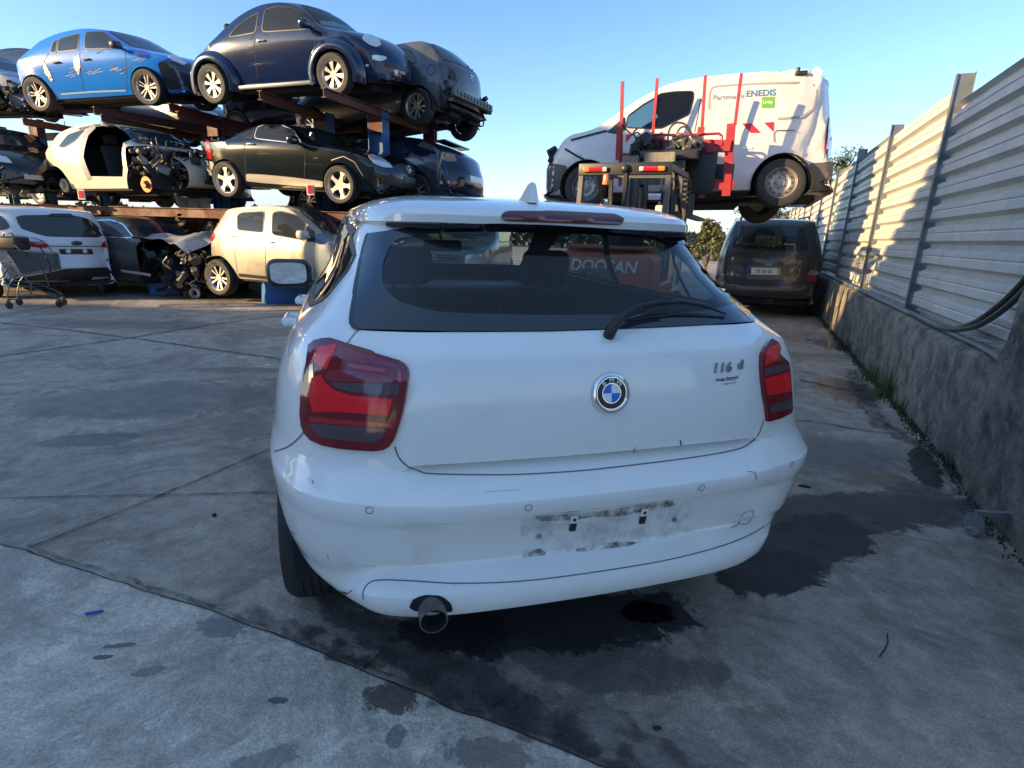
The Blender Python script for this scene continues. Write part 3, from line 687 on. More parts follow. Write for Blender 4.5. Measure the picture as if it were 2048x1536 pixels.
# litter
def chip(name, px, py, size, m, label, cat, z=0.012, rz=0.0):
    p = onz(px, py); mb = MB(); n = 9; pts = [(size[0] * math.cos(2 * math.pi * k / n) * rnd.uniform(.6, 1.1), size[1] * math.sin(2 * math.pi * k / n) * rnd.uniform(.6, 1.1)) for k in range(n)]
    vs = [V((x, y, size[2] * rnd.uniform(.4, 1))) for x, y in pts] + [V((x, y, 0)) for x, y in pts] + [V((0, 0, size[2] * 1.2))]
    mb.add(vs, [(k, (k + 1) % n, 2 * n) for k in range(n)] + [(k, k + n, (k + 1) % n + n, (k + 1) % n) for k in range(n)])
    o = mb.build(name, m); o.location = (p.x, p.y, z); o.rotation_euler = (0, 0, rz); tag(o, label, cat, 'litter on the concrete')
DB = mat('rubber_debris', (0.02, 0.02, 0.02), 0.7); WP = mat('white_scrap', (0.75, 0.72, 0.66), 0.8)
chip('rubber_lump', 429, 1032, (.012, .012, .014), DB, 'small black rubber lump on the grey concrete left of the white car', 'debris', 0)
chip('paper_scrap', 536, 730, (.035, .012, .004), WP, 'white scrap on the concrete closest to the white car flank', 'litter', 0)
chip('paper_scrap', 483, 714, (.06, .012, .003), WP, 'longer thin white scrap left of the other white scrap', 'litter', 0)
chip('rubber_strip', 1608, 974, (.035, .01, .012), DB, 'black curled rubber strip beside the right rear corner of the white car', 'debris', 0, -.4)
chip('rubber_lump', 1312, 1457, (.015, .008, .006), DB, 'small dark fleck on the bare concrete lower centre right', 'debris', 0)
chip('rubber_strip', 1112, 1473, (.02, .004, .004), DB, 'short dark strip near the bottom centre of the picture', 'debris', 0)
BL = mat('blue_plastic', (0.02, 0.06, 0.35), 0.4)
pb = onz(188, 1231); o = MB().cyl((-.022, -.008, .008), (.022, .008, .008), .005, 10).cyl((.022, .008, .008), (.028, .010, .008), .0035, 8).build('pen_cap', BL); o.location = (pb.x, pb.y, .004); tag(o, 'small blue plastic tube on the pale slab, lower left', 'litter')
tw = [onz(*p) for p in ((1758, 1316), (1768, 1302), (1775, 1288), (1774, 1270))]
tag(MB().tube([p + V((0, 0, .006)) for p in tw], .0022, 6).build('twig', DB), 'thin curved dark twig on the concrete, lower right', 'twig')
# ================================================================== WHEELS
def wheel_meshes(key, style, r=0.315, width=0.20, rim=0.215, m=None, mdark=None):
    m = m or ALU; t = MB(); w2 = width / 2; sw = r - rim
    prof = [(rim - .005, -w2 * .9), (rim + sw * .25, -w2), (rim + sw * .75, -w2 * .98), (r - .012, -w2 * .86), (r, -w2 * .6)]
    for k in (-.35, -.1, .15, .4): prof += [(r, w2 * (k - .07)), (r - .006, w2 * (k - .05)), (r - .006, w2 * (k + .01)), (r, w2 * (k + .03))]
    prof += [(r, w2 * .6), (r - .012, w2 * .86), (rim + sw * .75, w2 * .98), (rim + sw * .25, w2), (rim - .005, w2 * .9)]
    t.lathe(prof, n=40); tyre = t.mesh(key + '_tyre', RUB, ang=30)
    g = MB()
    g.lathe([(rim, w2 * .93), (rim + .006, w2 * .96), (rim - .004, w2 * .86), (rim - .02, w2 * .4), (rim - .025, -w2 * .6)], n=40)
    def spoke(a, pts, y0, y1, dish=0.0):
        mm = Matrix.Rotation(-a, 4, 'Y'); n = len(pts); vs = []
        for yb in (0, 1):
            for (rr, tt) in pts:
                yy = lerp(y0, y1, yb) - dish * (1 - rr / rim); vs.append(mm @ V((rr, yy, tt)))
        g.add(vs, [tuple(range(n)), tuple(range(2 * n - 1, n - 1, -1))] + [(i, i + n, (i + 1) % n + n, (i + 1) % n) for i in range(n)])
    f = w2 * .72; b = f - .025
    if style == 'star5':
        for k in range(5): spoke(2 * math.pi * k / 5 + .3, [(.03, -.05), (.10, -.034), (.15, -.026), (rim - .012, -.055), (rim - .012, .055), (.15, .026), (.10, .034), (.03, .05)], b, f, .01)
    elif style == 'seven':
        for k in range(7): spoke(2 * math.pi * k / 7 + .2, [(.04, -.020), (.08, -.019), (.16, -.034), (rim - .01, -.040), (rim - .01, .040), (.16, .034), (.08, .019), (.04, .020)], b, f, .015)
    elif style == 'double5':
        for k in range(5):
            for s_ in (-1, 1): spoke(2 * math.pi * k / 5 + .1, [(.035, s_ * .006), (.035, s_ * .026), (rim - .008, s_ * .052), (rim - .008, s_ * .024)], b, f, .02)
    elif style == 'multi':
        for k in range(10):
            spoke(2 * math.pi * k / 10 + (.07 if k % 2 else -.07), [(.04, -.011), (rim - .008, -.016), (rim - .008, .016), (.04, .011)], b, f, .02)
    elif style == 'steel':
        g.lathe([(rim - .02, w2 * .45), (rim - .05, w2 * .62), (.13, w2 * .70), (.10, w2 * .55), (.06, w2 * .60), (.055, w2 * .75), (0, w2 * .78)], n=40)
    if style != 'steel':
        g.cyl((0, b - .03, 0), (0, f - .004, 0), .062, 24, .052)
    rimm = g.mesh(key + '_rim', m, ang=30)
    d = MB(); d.lathe([(0, -.02), (rim - .03, -.02), (rim - .03, 0.0), (0, 0.0)], n=28); d.cyl((0, 0, 0), (0, .03, 0), .07, 20)
    if style == 'steel':
        d = MB(); 
        for k in range(12):
            a = 2 * math.pi * k / 12; c_ = V((math.cos(a) * (.152), 0, math.sin(a) * .152)); d.cyl(c_ + V((0, w2 * .66, 0)), c_ + V((0, w2 * .694, 0)), .013, 10)
        for k in range(5):
            a = 2 * math.pi * k / 5; c_ = V((math.cos(a) * .075, 0, math.sin(a) * .075)); d.cyl(c_ + V((0, w2 * .5, 0)), c_ + V((0, w2 * .72, 0)), .010, 8)
    else:
        for k in range(5):
            a = 2 * math.pi * k / 5 + .6; c_ = V((math.cos(a) * .032, 0, math.sin(a) * .032)); d.cyl(c_ + V((0, f - .01, 0)), c_ + V((0, f - .001, 0)), .006, 8)
    disc = d.mesh(key + '_disc', mdark or mat('brake_disc', (0.05, 0.045, 0.042), 0.6, metal=0.4), ang=30)
    return tyre, rimm, disc
WM = {}
def add_wheel(car, style, x, y, r=0.315, width=0.20, rim=0.215, z=None, steer=0.0, m=None, spin=0.0, tilt=0.0):
    key = (style, r, width, rim, m.name if m else '')
    if key not in WM: WM[key] = wheel_meshes('wheel_' + style, style, r, width, rim, m)
    t, g, d = WM[key]; side = 1 if y > 0 else -1
    o = bpy.data.objects.new('wheel', t); COL.objects.link(o); o.parent = car.root; o.location = (x, y, r if z is None else z)
    o.rotation_euler = (tilt, spin if side > 0 else -spin, steer + (0 if side > 0 else math.pi)); o.rotation_mode = 'ZXY' if False else 'XYZ'
    for nm, me in (('rim', g), ('brake_disc', d)):
        c = bpy.data.objects.new(nm, me); COL.objects.link(c); c.parent = o
    return o
def liner(car, xs, r, w, zc, zb, x0, x1, extra=None):
    """dark wheel housings and floor"""
    mb = MB()
    for x in xs:
        for s_ in (-1, 1):
            mb.lathe([(r, s_ * w * .45), (r + .0, s_ * (w - .006))], Matrix.Translation((x, 0, zc)), n=16, a0=-.25, a1=math.pi + .25)
            mb.lathe([(0.0, s_ * w * .45), (r, s_ * w * .45)], Matrix.Translation((x, 0, zc)), n=16, a0=-.25, a1=math.pi + .25)
    xa, xb = xs
    mb.box(((xa + xb) / 2, 0, zb + .05), (xb - xa - 2 * r, w * 1.8, .07)); mb.box(((x0 + xa - r) / 2 + .04, 0, zb + .06), (xa - r - x0 - .12, w * 1.5, .06)); mb.box(((x1 + xb + r) / 2 - .06, 0, zb + .06), (x1 - xb - r - .14, w * 1.5, .06))
    mb.box(((x0 + x1) / 2, 0, zb + .09), (x1 - x0 - .5, w * .86, .12))
    for x in xs: mb.cyl((x, -w * .8, zc - .02), (x, w * .8, zc - .02), .035, 10)
    mb.tube([(x0 + .3, w * .35, zb + .02), (xa + .3, w * .3, zb), (xa + 1.0, .05, zb), (xb, .05, zb + .02)], .035, 8); mb.box((x0 + .45, w * .3, zb + .02), (.4, .35, .14)); mb.box((xb + .1, 0, zb + .02), (.55, .7, .16))
    return mb.build('underbody', DARK, car.root)
def seats(car, xs, y=0.36, zs=0.30, m=None, sc=1.0, head=True):
    for x in xs:
        for s_ in (-1, 1):
            mb = MB(); mb.rbox((x + .02, s_ * y, zs + .12), (.5, .46, .16), .05); mb.rbox((x - .26, s_ * y, zs + .46), (.14, .46, .62), .05, rot=(0, -.22, 0))
            if head: mb.rbox((x - .37, s_ * y, zs + .88), (.10, .26, .19), .045, rot=(0, -.15, 0)); mb.cyl((x - .35, s_ * y - .06, zs + .7), (x - .36, s_ * y - .06, zs + .85), .008); mb.cyl((x - .35, s_ * y + .06, zs + .7), (x - .36, s_ * y + .06, zs + .85), .008)
            mb.build('seat', m or SEAT, car.root)

# ================================================================== WHITE HATCHBACK (foreground)
WHITE = mat('white_paint', (0.82, 0.80, 0.76), 0.35, coat=1.0, var=0.025, vscale=3, dirt=(0.42, 0.41, 0.38), dscale=2.2, damt=0.22)
BM = Car('white_hatchback', 'white hatchback seen from behind, filling the centre foreground', 'car', (0.288, 1.29, 0), (0, 0, R(106.8)))
TB = [  # z, rear x centre, rear x outer, half width, front x
 (.31, .30, .30, .62, 4.0), (.312, .115, .14, .745, 4.12), (.325, .092, .125, .785, 4.18), (.352, .08, .112, .815, 4.2), (.385, .078, .105, .838, 4.22), (.398, .082, .105, .845, 4.22),
 (.415, .108, .107, .852, 4.23), (.445, .135, .103, .86, 4.24), (.458, .140, .094, .864, 4.25), (.50, .134, .080, .872, 4.26), (.56, .122, .066, .878, 4.28), (.605, .112, .058, .881, 4.29), (.622, .095, .054, .882, 4.3),
 (.630, .050, .050, .883, 4.3), (.642, .032, .045, .884, 4.3), (.665, .024, .040, .885, 4.3), (.688, .022, .040, .885, 4.3), (.693, .024, .042, .884, 4.3), (.698, .036, .050, .883, 4.29), (.715, .070, .064, .880, 4.27), (.735, .108, .082, .876, 4.25), (.746, .126, .092, .874, 4.24),
 (.752, .150, .096, .873, 4.23), (.757, .150, .098, .872, 4.22), (.760, .122, .100, .872, 4.21), (.766, .108, .102, .871, 4.2), (.79, .102, .107, .869, 4.15), (.85, .099, .115, .864, 4.0), (.92, .104, .127, .857, 3.7), (.98, .115, .142, .846, 3.38), (1.02, .126, .155, .834, 3.2), (1.036, .133, .162, .828, 3.15),
 (1.044, .143, .170, .822, 3.13), (1.065, .178, .196, .806, 3.1), (1.088, .212, .222, .787, 3.06), (1.10, .226, .234, .778, 3.02), (1.15, .280, .285, .75, 2.9), (1.20, .336, .338, .722, 2.78), (1.25, .392, .392, .697, 2.66), (1.30, .447, .447, .672, 2.54), (1.335, .485, .485, .652, 2.46), (1.348, .500, .500, .645, 2.43),
 (1.352, .445, .47, .642, 2.42), (1.358, .428, .452, .640, 2.41), (1.374, .424, .448, .632, 2.38), (1.386, .440, .462, .622, 2.34), (1.398, .50, .51, .606, 2.30), (1.412, .62, .62, .58, 2.24), (1.426, .83, .83, .52, 2.14), (1.436, 1.1, 1.1, .42, 2.02), (1.442, 1.35, 1.35, .28, 1.88), (1.4445, 1.55, 1.55, .10, 1.72), (1.445, 1.62, 1.62, .02, 1.66)]
def ring(row):
    z, rc, ro, wd, xf = row; wd += .03 * sm(1.2, 1.33, z) * (1 - sm(1.40, 1.44, z)); n = 7.0 if z < 1.0 else lerp(7.0, 4.6, sm(1.0, 1.3, z)); wd = wd * lerp(1.045, 1.0, sm(.80, 1.08, z)); xr = rc; L_ = (xf - xr) / 2; xc = xr + L_; bow = .05
    def xo(y):
        q = min(1, abs(y) / wd); base = xc - L_ * (1 - q ** n) ** (1 / n); m0, m1 = (.60, .74) if z < .47 else ((.40, .60) if z < .70 else (.44, .60))
        return base + (ro - rc) * sm(m0, m1, abs(y)) * (1 if base < xc else 0) + bow * min(1, q) ** 2
    dense = []
    for k in range(401):
        th = (math.pi / 2) * k / 400; y = wd * math.sin(th) ** (2 / n) if k else 0; xb = xc - L_ * (math.cos(th) ** (2 / n)) if k < 400 else xc; q = y / wd
        dense.append((xb, y))
    yb = .78 * wd; A = [(xo(yb * k / 30), yb * k / 30) for k in range(31)]
    lim = xr + min(.62, L_ * .9)
    seg = [(x, y) for x, y in dense if y >= yb and x <= lim]
    m0, m1 = (.60, .74) if z < .47 else ((.40, .60) if z < .70 else (.44, .60))
    B = [(p.x + (ro - rc) * sm(m0, m1, p.y) + bow * (p.y / wd) ** 2 * (1 - sm(xr, lim, p.x) * .999), p.y) for p in resample([(x, y, 0) for x, y in seg], 22)][1:]
    B = [(x, y) for x, y in B]
    xm = B[-1][0]; xe = max(xm + .02, min(xf - .5, 3.3)); C = []
    for k in range(1, 25):
        x = lerp(xm, xe, k / 24); q = abs(x - xc) / L_; C.append((x, wd * max(0.0, 1 - q ** n) ** (1 / n)))
    seg = [(2 * xc - x, y) for x, y in dense[::-1] if 2 * xc - x >= xe]
    D = [(p.x, p.y) for p in resample([(C[-1][0], C[-1][1], 0)] + [(x, y, 0) for x, y in seg], 20)][1:]
    pts = A + B + C + D; out = []
    for x, y in pts:
        tp = lerp(.008, .10, sm(.95, 1.3, z)) * (1 - sm(xr, xr + 1.7, x)) ** 1.5 if z > .74 else .008 * (1 - sm(xr, xr + 1.3, x)) ** 1.5
        out.append(V((x, y * (1 - tp), z if z < 1.36 else 1.36 + (z - 1.36) * 1.42)))
    return out
mb = MB(); rings = []
for row in TB:
    h = ring(row); a = [len(mb.v) + k for k in range(len(h))]; mb.v += h; b = [len(mb.v) + k for k in range(len(h))]; mb.v += [V((p.x, -p.y, p.z)) for p in h]; rings.append((a, b))
for (a, b), (c, d) in zip(rings, rings[1:]):
    for k in range(len(a) - 1):
        mb.f.append((a[k], a[k + 1], c[k + 1], c[k])); mb.f.append((b[k], d[k], d[k + 1], b[k + 1])); mb.mi += [0, 0]
a, b = rings[-1]; mb.f.append(tuple(a + b[::-1])); mb.mi.append(0)
BM.setbody(mb)
g0 = [(736, 468), (728, 492), (719, 535), (711, 585), (704, 625), (703, 645), (708, 655), (720, 660), (900, 664), (1100, 663), (1300, 656), (1420, 650), (1509, 644), (1500, 620), (1480, 580), (1450, 535), (1420, 498), (1399, 477), (1300, 464), (1200, 456), (1100, 450), (1000, 447), (900, 449), (820, 456)]
gl0 = [(p.y, p.z) for p in BM.trace(g0)]
SW = [(.66, 1.12), (.74, 1.24), (.95, 1.325), (1.3, 1.362), (1.9, 1.368), (2.22, 1.335), (2.50, 1.22), (2.78, 1.09), (2.0, 1.075), (1.2, 1.075), (.78, 1.085)]
cs = lambda s_: (lambda c, n: c.y * s_ > .4)
BM.cut([gl0], 'x', lambda c, n: c.x < .75)
BM.cut([[(-.62, 1.10), (-.52, 1.36), (.52, 1.36), (.62, 1.10)]], 'x', lambda c, n: c.x > 2.0)
BM.cut([SW, SW], 'y', [cs(1), cs(-1)])
AR = [(.24, .0), (.27, .22), (.33, .30), (.41, .385), (.475, .46)] + [(.84 + .345 * math.cos(a), .315 + .345 * math.sin(a)) for a in [math.pi * (.86 - .86 * k / 16) for k in range(17)]] + [(1.185, 0)]; AF = arch_poly(3.53, .315, .345, .2)
BM.cut([AR, AR, AF, AF], 'y', [cs(1), cs(-1), cs(1), cs(-1)])
bo = BM.mb.build('body', WHITE, BM.root, ang=28)
DINT = mat('dark_interior', (0.014, 0.015, 0.018), 0.9)
BM.lining(DINT, 0.012)
liner(BM, (.84, 3.53), .337, .86, .315, .16, .25, 4.1)
for x in (.84, 3.53):
    for y in (-.795, .795): add_wheel(BM, 'double5', x, y, .318, .215, .215)
GLT = glass('rear_window_glass', (0.50, 0.57, 0.57), 0.02, 0.5)
rg = BM.pxpatch('rear_window', g0, GLT, off=0.002, step=14, skirt=0)
inner = rounded([(786, 480), (766, 530), (766, 575), (800, 606), (880, 627), (1100, 632), (1380, 628), (1486, 606), (1462, 565), (1420, 516), (1385, 492), (1250, 474), (1050, 466), (880, 466)], .3, 3)
BM.pxpatch('window_border', g0, DGL, off=0.0035, step=12, skirt=0, hole=inner, parent=rg)
# rubber seal round the glass
sb = MB(); BM.ribbon(sb, g0[:8], .012, .004, step=6); BM.ribbon(sb, g0[:4], .02, .003, step=6); sb.build('seal', BLK, rg)
for s_ in (-1, 1):
    sg = BM.sidepatch('side_window', SW, glass('side_glass', (0.62, 0.70, 0.70), 0.02, .6), side=s_, off=0.001, step=.08, skirt=0)
    fr = MB(); BM.ribbon(fr, SW, .028, .003, fn=lambda a, b: BM.sidehit(a, b, s_), step=.03, closed=True)
    for xa, xb in ((1.66, 1.62), (.93, .88)):
        BM.ribbon(fr, [(xa, 1.075), (xb, 1.36)], .075 if xa > 1 else .03, .002, fn=lambda a, b: BM.sidehit(a, b, s_), step=.05)
    fr.build('window_frame', BLK, sg)
BM_FIX = 1
# seams
gm = MB(); RB = lambda px, wd=.006, off=.0015, st=4: BM.ribbon(gm, [(q.x, q.y) for q in catmull([(a, b_, 0) for a, b_ in px], 5)], wd * .8, off, step=st)
RB([(716, 661), (706, 672), (694, 688)], .004)
RB([(790, 893), (798, 915), (815, 932), (840, 943), (868, 948), (1000, 950), (1100, 946), (1200, 938), (1380, 916), (1470, 900), (1500, 886), (1517, 868), (1527, 840)], .0045)
RB([(549, 903), (575, 894), (598, 876), (608, 862)], .005)
RB([(568, 1048), (578, 1060), (592, 1068)], .004)
RB([(727, 1198), (727, 1182), (738, 1166), (762, 1160), (830, 1162), (920, 1167), (1050, 1162), (1200, 1143), (1350, 1117), (1470, 1083), (1535, 1048), (1565, 1022)], .004)
gm.build('panel_gaps', mat('gap_shadow', (.12, .122, .125), .7), BM.root)
# lamps
MAR = mat('lamp_maroon', (0.17, 0.005, 0.010), 0.12, coat=.4); REDL = mat('lamp_red', (0.85, 0.008, 0.014), 0.16, coat=.35); RED2 = mat('lamp_deep_red', (0.40, 0.008, 0.018), 0.08, coat=1.0)
GRYL = mat('lamp_grey', (0.09, 0.055, 0.062), 0.08, coat=.6); PURP = mat('lamp_plum', (0.22, 0.02, 0.035), 0.10, coat=.5)
A = lambda pts: [(540 + x * .1953, 640 + y * .1953) for x, y in pts]
tl = BM.pxpatch('tail_light', A([(425, 275), (480, 235), (560, 218), (640, 215), (720, 240), (790, 265), (1000, 325), (1180, 378), (1330, 420), (1395, 452), (1422, 500), (1428, 560), (1412, 700), (1390, 840), (1350, 1010), (1310, 1140), (1270, 1230), (1225, 1290), (1160, 1325), (1060, 1335), (900, 1325), (700, 1305), (560, 1275), (450, 1225), (390, 1160), (355, 1080), (342, 960), (350, 800), (375, 620), (405, 450), (416, 350)]), MAR, off=.012, step=6, skirt=.016)
def zone(car, par, pts, m, off=.0135, nm='lens', st=6): car.pxpatch(nm, pts, m, off=off, step=st, skirt=.001, parent=par)
zone(BM, tl, A([(500, 320), (560, 292), (712, 288), (665, 400), (610, 520), (560, 500), (490, 430)]), REDL)
zone(BM, tl, A([(720, 290), (900, 340), (1150, 410), (1330, 470), (1300, 490), (1000, 450), (670, 395)]), PURP)
zone(BM, tl, A([(830, 462), (1000, 478), (1210, 510), (1200, 545), (1000, 525), (840, 495)]), RED2)
zone(BM, tl, A([(1325, 512), (1365, 545), (1362, 642), (1330, 640)]), RED2)
zone(BM, tl, rounded(A([(590, 585), (650, 525), (900, 528), (1150, 560), (1320, 640), (1000, 640), (640, 632)]), .3, 2), PURP)
zone(BM, tl, A([(640, 642), (900, 648), (1335, 655), (1330, 762), (1120, 762), (850, 738), (700, 700)]), GRYL)
zone(BM, tl, A([(470, 600), (560, 560), (600, 640), (690, 720), (850, 775), (1060, 795), (1268, 808), (1225, 975), (1000, 955), (700, 935), (480, 940), (440, 780)]), REDL)
zone(BM, tl, A([(445, 985), (700, 1010), (1275, 1055), (1270, 1098), (900, 1075), (440, 1040)]), RED2)
zone(BM, tl, rounded(A([(445, 1050), (700, 1072), (1210, 1102), (1165, 1190), (1090, 1245), (800, 1225), (560, 1190), (480, 1120)]), .2, 2), GRYL)
zone(BM, tl, A([(445, 480), (480, 460), (490, 680), (460, 700), (440, 640)]), mat('lamp_chrome', (0.6, 0.42, 0.3), .1, metal=.6))
C6 = lambda pts: [(1150 + x * .2295, 640 + y * .2295) for x, y in pts]
tr_ = BM.pxpatch('tail_light', C6([(1690, 182), (1740, 202), (1765, 245), (1758, 300), (1800, 345), (1832, 372), (1845, 440), (1858, 600), (1866, 780), (1850, 812), (1760, 855), (1662, 880), (1655, 840), (1645, 760), (1625, 650), (1610, 540), (1600, 400), (1604, 300), (1640, 230)]), MAR, off=.012, step=5, skirt=.016)
zone(BM, tr_, C6([(1640, 260), (1740, 215), (1752, 260), (1745, 320), (1700, 370), (1620, 400), (1622, 320)]), REDL)
zone(BM, tr_, C6([(1612, 425), (1700, 410), (1825, 385), (1832, 430), (1720, 465), (1615, 490)]), GRYL)
zone(BM, tr_, C6([(1618, 510), (1740, 480), (1835, 450), (1852, 620), (1740, 640), (1640, 655)]), REDL)
zone(BM, tr_, C6([(1658, 745), (1760, 715), (1858, 690), (1862, 760), (1760, 790), (1672, 808)]), GRYL)
BM.pxpatch('brake_light', rounded([(1001, 434), (1012, 424), (1110, 425), (1232, 431), (1248, 440), (1240, 450), (1130, 446), (1010, 442)], .2, 2), mat('lamp_brake', (0.10, 0.008, 0.014), .1, coat=1), off=.006, step=5)
# wiper
wp = MB(); ma = lambda px, py, h: (lambda q: q[0] + q[1] * h)(BM.near(px, py))
wp.tube([ma(1217, 672, -.01), ma(1217, 672, .02), ma(1224, 664, .035), ma(1240, 648, .045), ma(1262, 634, .045), ma(1300, 625, .045), ma(1330, 624, .045)], [.016, .016, .014, .010, .008, .006, .004], 10)
wa = wp.build('wiper_arm', BLK, BM.root)
MB().tube([ma(1250, 640, .012), ma(1300, 622, .03), ma(1350, 618, .034), ma(1400, 623, .026), ma(1448, 634, .012)], [.003, .006, .0065, .006, .002], 8).tube([ma(1250, 643, .006), ma(1350, 632, .008), ma(1446, 637, .006)], .004, 6).build('wiper_blade', BLK, wa)
# emblem
em = BM.frame(1221, 786, 0.0) @ Matrix.Scale(1.14, 4); sc_ = 1.0
RMY = em @ Matrix.Rotation(0, 4, 'X')
def disc(mb, r0, r1, y, n=40, a0=0, a1=2 * math.pi): return mb.lathe([(r0, y), (r1, y)], em, n=n, a0=a0, a1=a1)
eo = MB().lathe([(.0485, .004), (.0485, -.003), (.046, -.007), (.041, -.008), (.0385, -.0055), (.0385, 0)], em, n=48).build('emblem', CHR, BM.root)
disc(MB(), 0, .0385, -.005).build('roundel', mat('badge_navy', (0.006, 0.008, 0.02), .4), eo)
MB().lathe([(.0365, -.0052), (.0365, -.0065), (.038, -.0065)], em, n=48).lathe([(.0225, -.0052), (.0225, -.0065), (.0238, -.0065)], em, n=48).build('rings', CHR, eo)
BB = mat('badge_blue', (0.01, 0.14, 0.62), .4); BW = mat('badge_white', (0.75, 0.76, 0.78), .2)
for k, m_ in enumerate((BW, BB, BW, BB)):
    a0 = math.pi / 2 * k; disc(MB(), 0.0, .0225, -.0058, n=12, a0=a0, a1=a0 + math.pi / 2).build('quadrant', m_, eo)
for ch, an in (('B', 40), ('M', 0), ('W', -40)):
    mm = em @ Matrix.Rotation(R(-an), 4, 'Y') @ Matrix.Translation((0, -.0060, .0302)); text_obj('letter', ch, .0165, BW, mm, eo, .0003, bevel=.0003)
def conf(car, off):
    def f(p, z):
        r = car.bvh.find_nearest(p); n = r[1] if r[1].dot(p - car.cam) < 0 else -r[1]
        return r[0] + n * (off + z)
    return f
BDG = mat('badge_metal', (.30, .31, .32), .3, metal=.9)
text_obj('model_badge', '116', .037, BDG, BM.frame(1442, 736), BM.root, .0018, shear=.22, sx=1.12, bevel=.0008, spacing=1.1, conform=conf(BM, .003))
text_obj('model_badge', 'd', .037, BDG, BM.frame(1478, 730), BM.root, .0018, shear=.22, sx=1.12, bevel=.0008, spacing=1.1, conform=conf(BM, .003))
STK = mat('sticker_black', (0.01, 0.012, 0.02), .5)
gmx = BM.frame(1455, 757)
text_obj('dealer_sticker', 'Garage Reymond', .0125, STK, BM.frame(1453, 757) @ Matrix.Rotation(R(-3), 4, 'Y'), BM.root, .0, shear=.45, conform=conf(BM, .001), sx=.92, bevel=.0002)
text_obj('dealer_sticker', '04 90 94 77 30', .0082, STK, BM.frame(1459, 767) @ Matrix.Rotation(R(-3), 4, 'Y'), BM.root, .0, conform=conf(BM, .001), sx=.85)
um = MB(); BM.ribbon(um, [(1440, 762), (1458, 760), (1472, 760)], .001, .001, step=3); um.build('dealer_sticker', STK, BM.root)
# parking sensors
for px, py in ((739, 1020), (1057, 1015), (1403, 975), (1583, 928)):
    f = BM.frame(px, py, .0018); MB().lathe([(.0083, 0), (.0098, 0)], f, n=24).build('parking_sensor', GAP, BM.root)
SCF = mat('scuff_dark', (.07, .07, .07), .8)
# plate recess: clips, bolts, grime
G1 = grime('grime_soft', (0.22, 0.21, 0.18), .47, .85, 11, .6); G2 = grime('grime_dark', (0.07, 0.075, 0.062), .40, .66, 24, .8)
BM.pxpatch('plate_grime', [(1040, 1036), (1150, 1028), (1300, 1010), (1385, 1000), (1388, 1062), (1300, 1082), (1180, 1100), (1045, 1116)], G1, off=.0012, step=8, skirt=0)
BM.pxpatch('plate_grime', [(1068, 1032), (1130, 1028), (1135, 1022), (1200, 1022), (1270, 1010), (1345, 1000), (1350, 1010), (1290, 1022), (1240, 1032), (1180, 1034), (1140, 1040), (1080, 1042)], G2, off=.0018, step=5, skirt=0)
BM.pxpatch('plate_grime', [(1150, 1098), (1190, 1088), (1240, 1082), (1275, 1084), (1260, 1092), (1200, 1100), (1155, 1104)], G2, off=.0018, step=5, skirt=0)
BM.pxpatch('plate_grime', [(1044, 1114), (1060, 1102), (1078, 1096), (1092, 1104), (1090, 1110)], G2, off=.0018, step=5, skirt=0)
for px, py in ((1147, 1040), (1287, 1026)):
    f = BM.frame(px, py); cl = MB().rbox((0, -.003, .004), (.022, .006, .026), .002, m=f).build('plate_clip', WHITE, BM.root); MB().rbox((0, -.004, -.022), (.019, .008, .028), .002, m=f).cyl(f @ V((0, 0, .006)), f @ V((0, -.008, .006)), .005, 10).build('clip_pad', BLK, cl)
for px, py in ((1077, 1071), (1348, 1038)):
    f = BM.frame(px, py); MB().cyl(f @ V((0, 0, 0)), f @ V((0, -.006, 0)), .008, 10).build('bolt', STEEL, BM.root)
def S(px, wd=.0015):
    q = MB(); BM.ribbon(q, px, wd * .7, .0012, step=3)
    if q.f: q.build('scuff', SCF, BM.root)
S([(1495, 943), (1510, 945), (1512, 960)], .003); S([(1462, 1056), (1474, 1050), (1480, 1042)], .004)
S([(676, 1190), (684, 1184), (694, 1186)], .012); S([(690, 1190), (705, 1180)], .004); S([(1360, 880), (1362, 890)], .006); S([(1358, 892), (1366, 889)], .004); S([(1497, 806), (1500, 812)])
S([(624, 960), (628, 967)], .003); S([(655, 1108), (658, 1120)], .002); S([(969, 984), (1040, 980)], .001); S([(1270, 894), (1268, 905)], .004); S([(914, 1164), (911, 1172)], .002)
# tow cover outline, recess edges
tw_ = MB(); BM.ribbon(tw_, [(1476, 1048), (1484, 1030), (1494, 1022), (1508, 1020), (1504, 1036), (1494, 1048)], .002, .001, step=3, closed=True); tw_.build('tow_eye_cover', mat('seam_grey', (0.12, .12, .12), .7), BM.root)
# exhaust
ex = BM.atx(868, 1243, .05); ex2 = V((.60, ex.y - .01, ex.z + .02))
EXM = mat('exhaust_steel', (0.16, 0.15, 0.14), .45, metal=.7, var=.4, vscale=25)
MB().lathe([(.034, 0), (.037, .0), (.037, .16), (.034, .5)], Matrix.Translation(ex) @ (ex2 - ex).to_track_quat('Y', 'Z').to_matrix().to_4x4(), n=28).build('exhaust_pipe', [EXM], BM.root)
MB().lathe([(.0338, .001), (.032, .02), (.031, .3), (.0, .3)], Matrix.Translation(ex) @ (ex2 - ex).to_track_quat('Y', 'Z').to_matrix().to_4x4(), n=28).build('exhaust_bore', DARK, BM.root)
BM.pxpatch('exhaust_cutout', rounded([(818, 1214), (826, 1198), (850, 1190), (884, 1192), (902, 1206), (906, 1222), (890, 1224), (830, 1222)], .2, 2), DARK, off=.002, step=5, skirt=0)
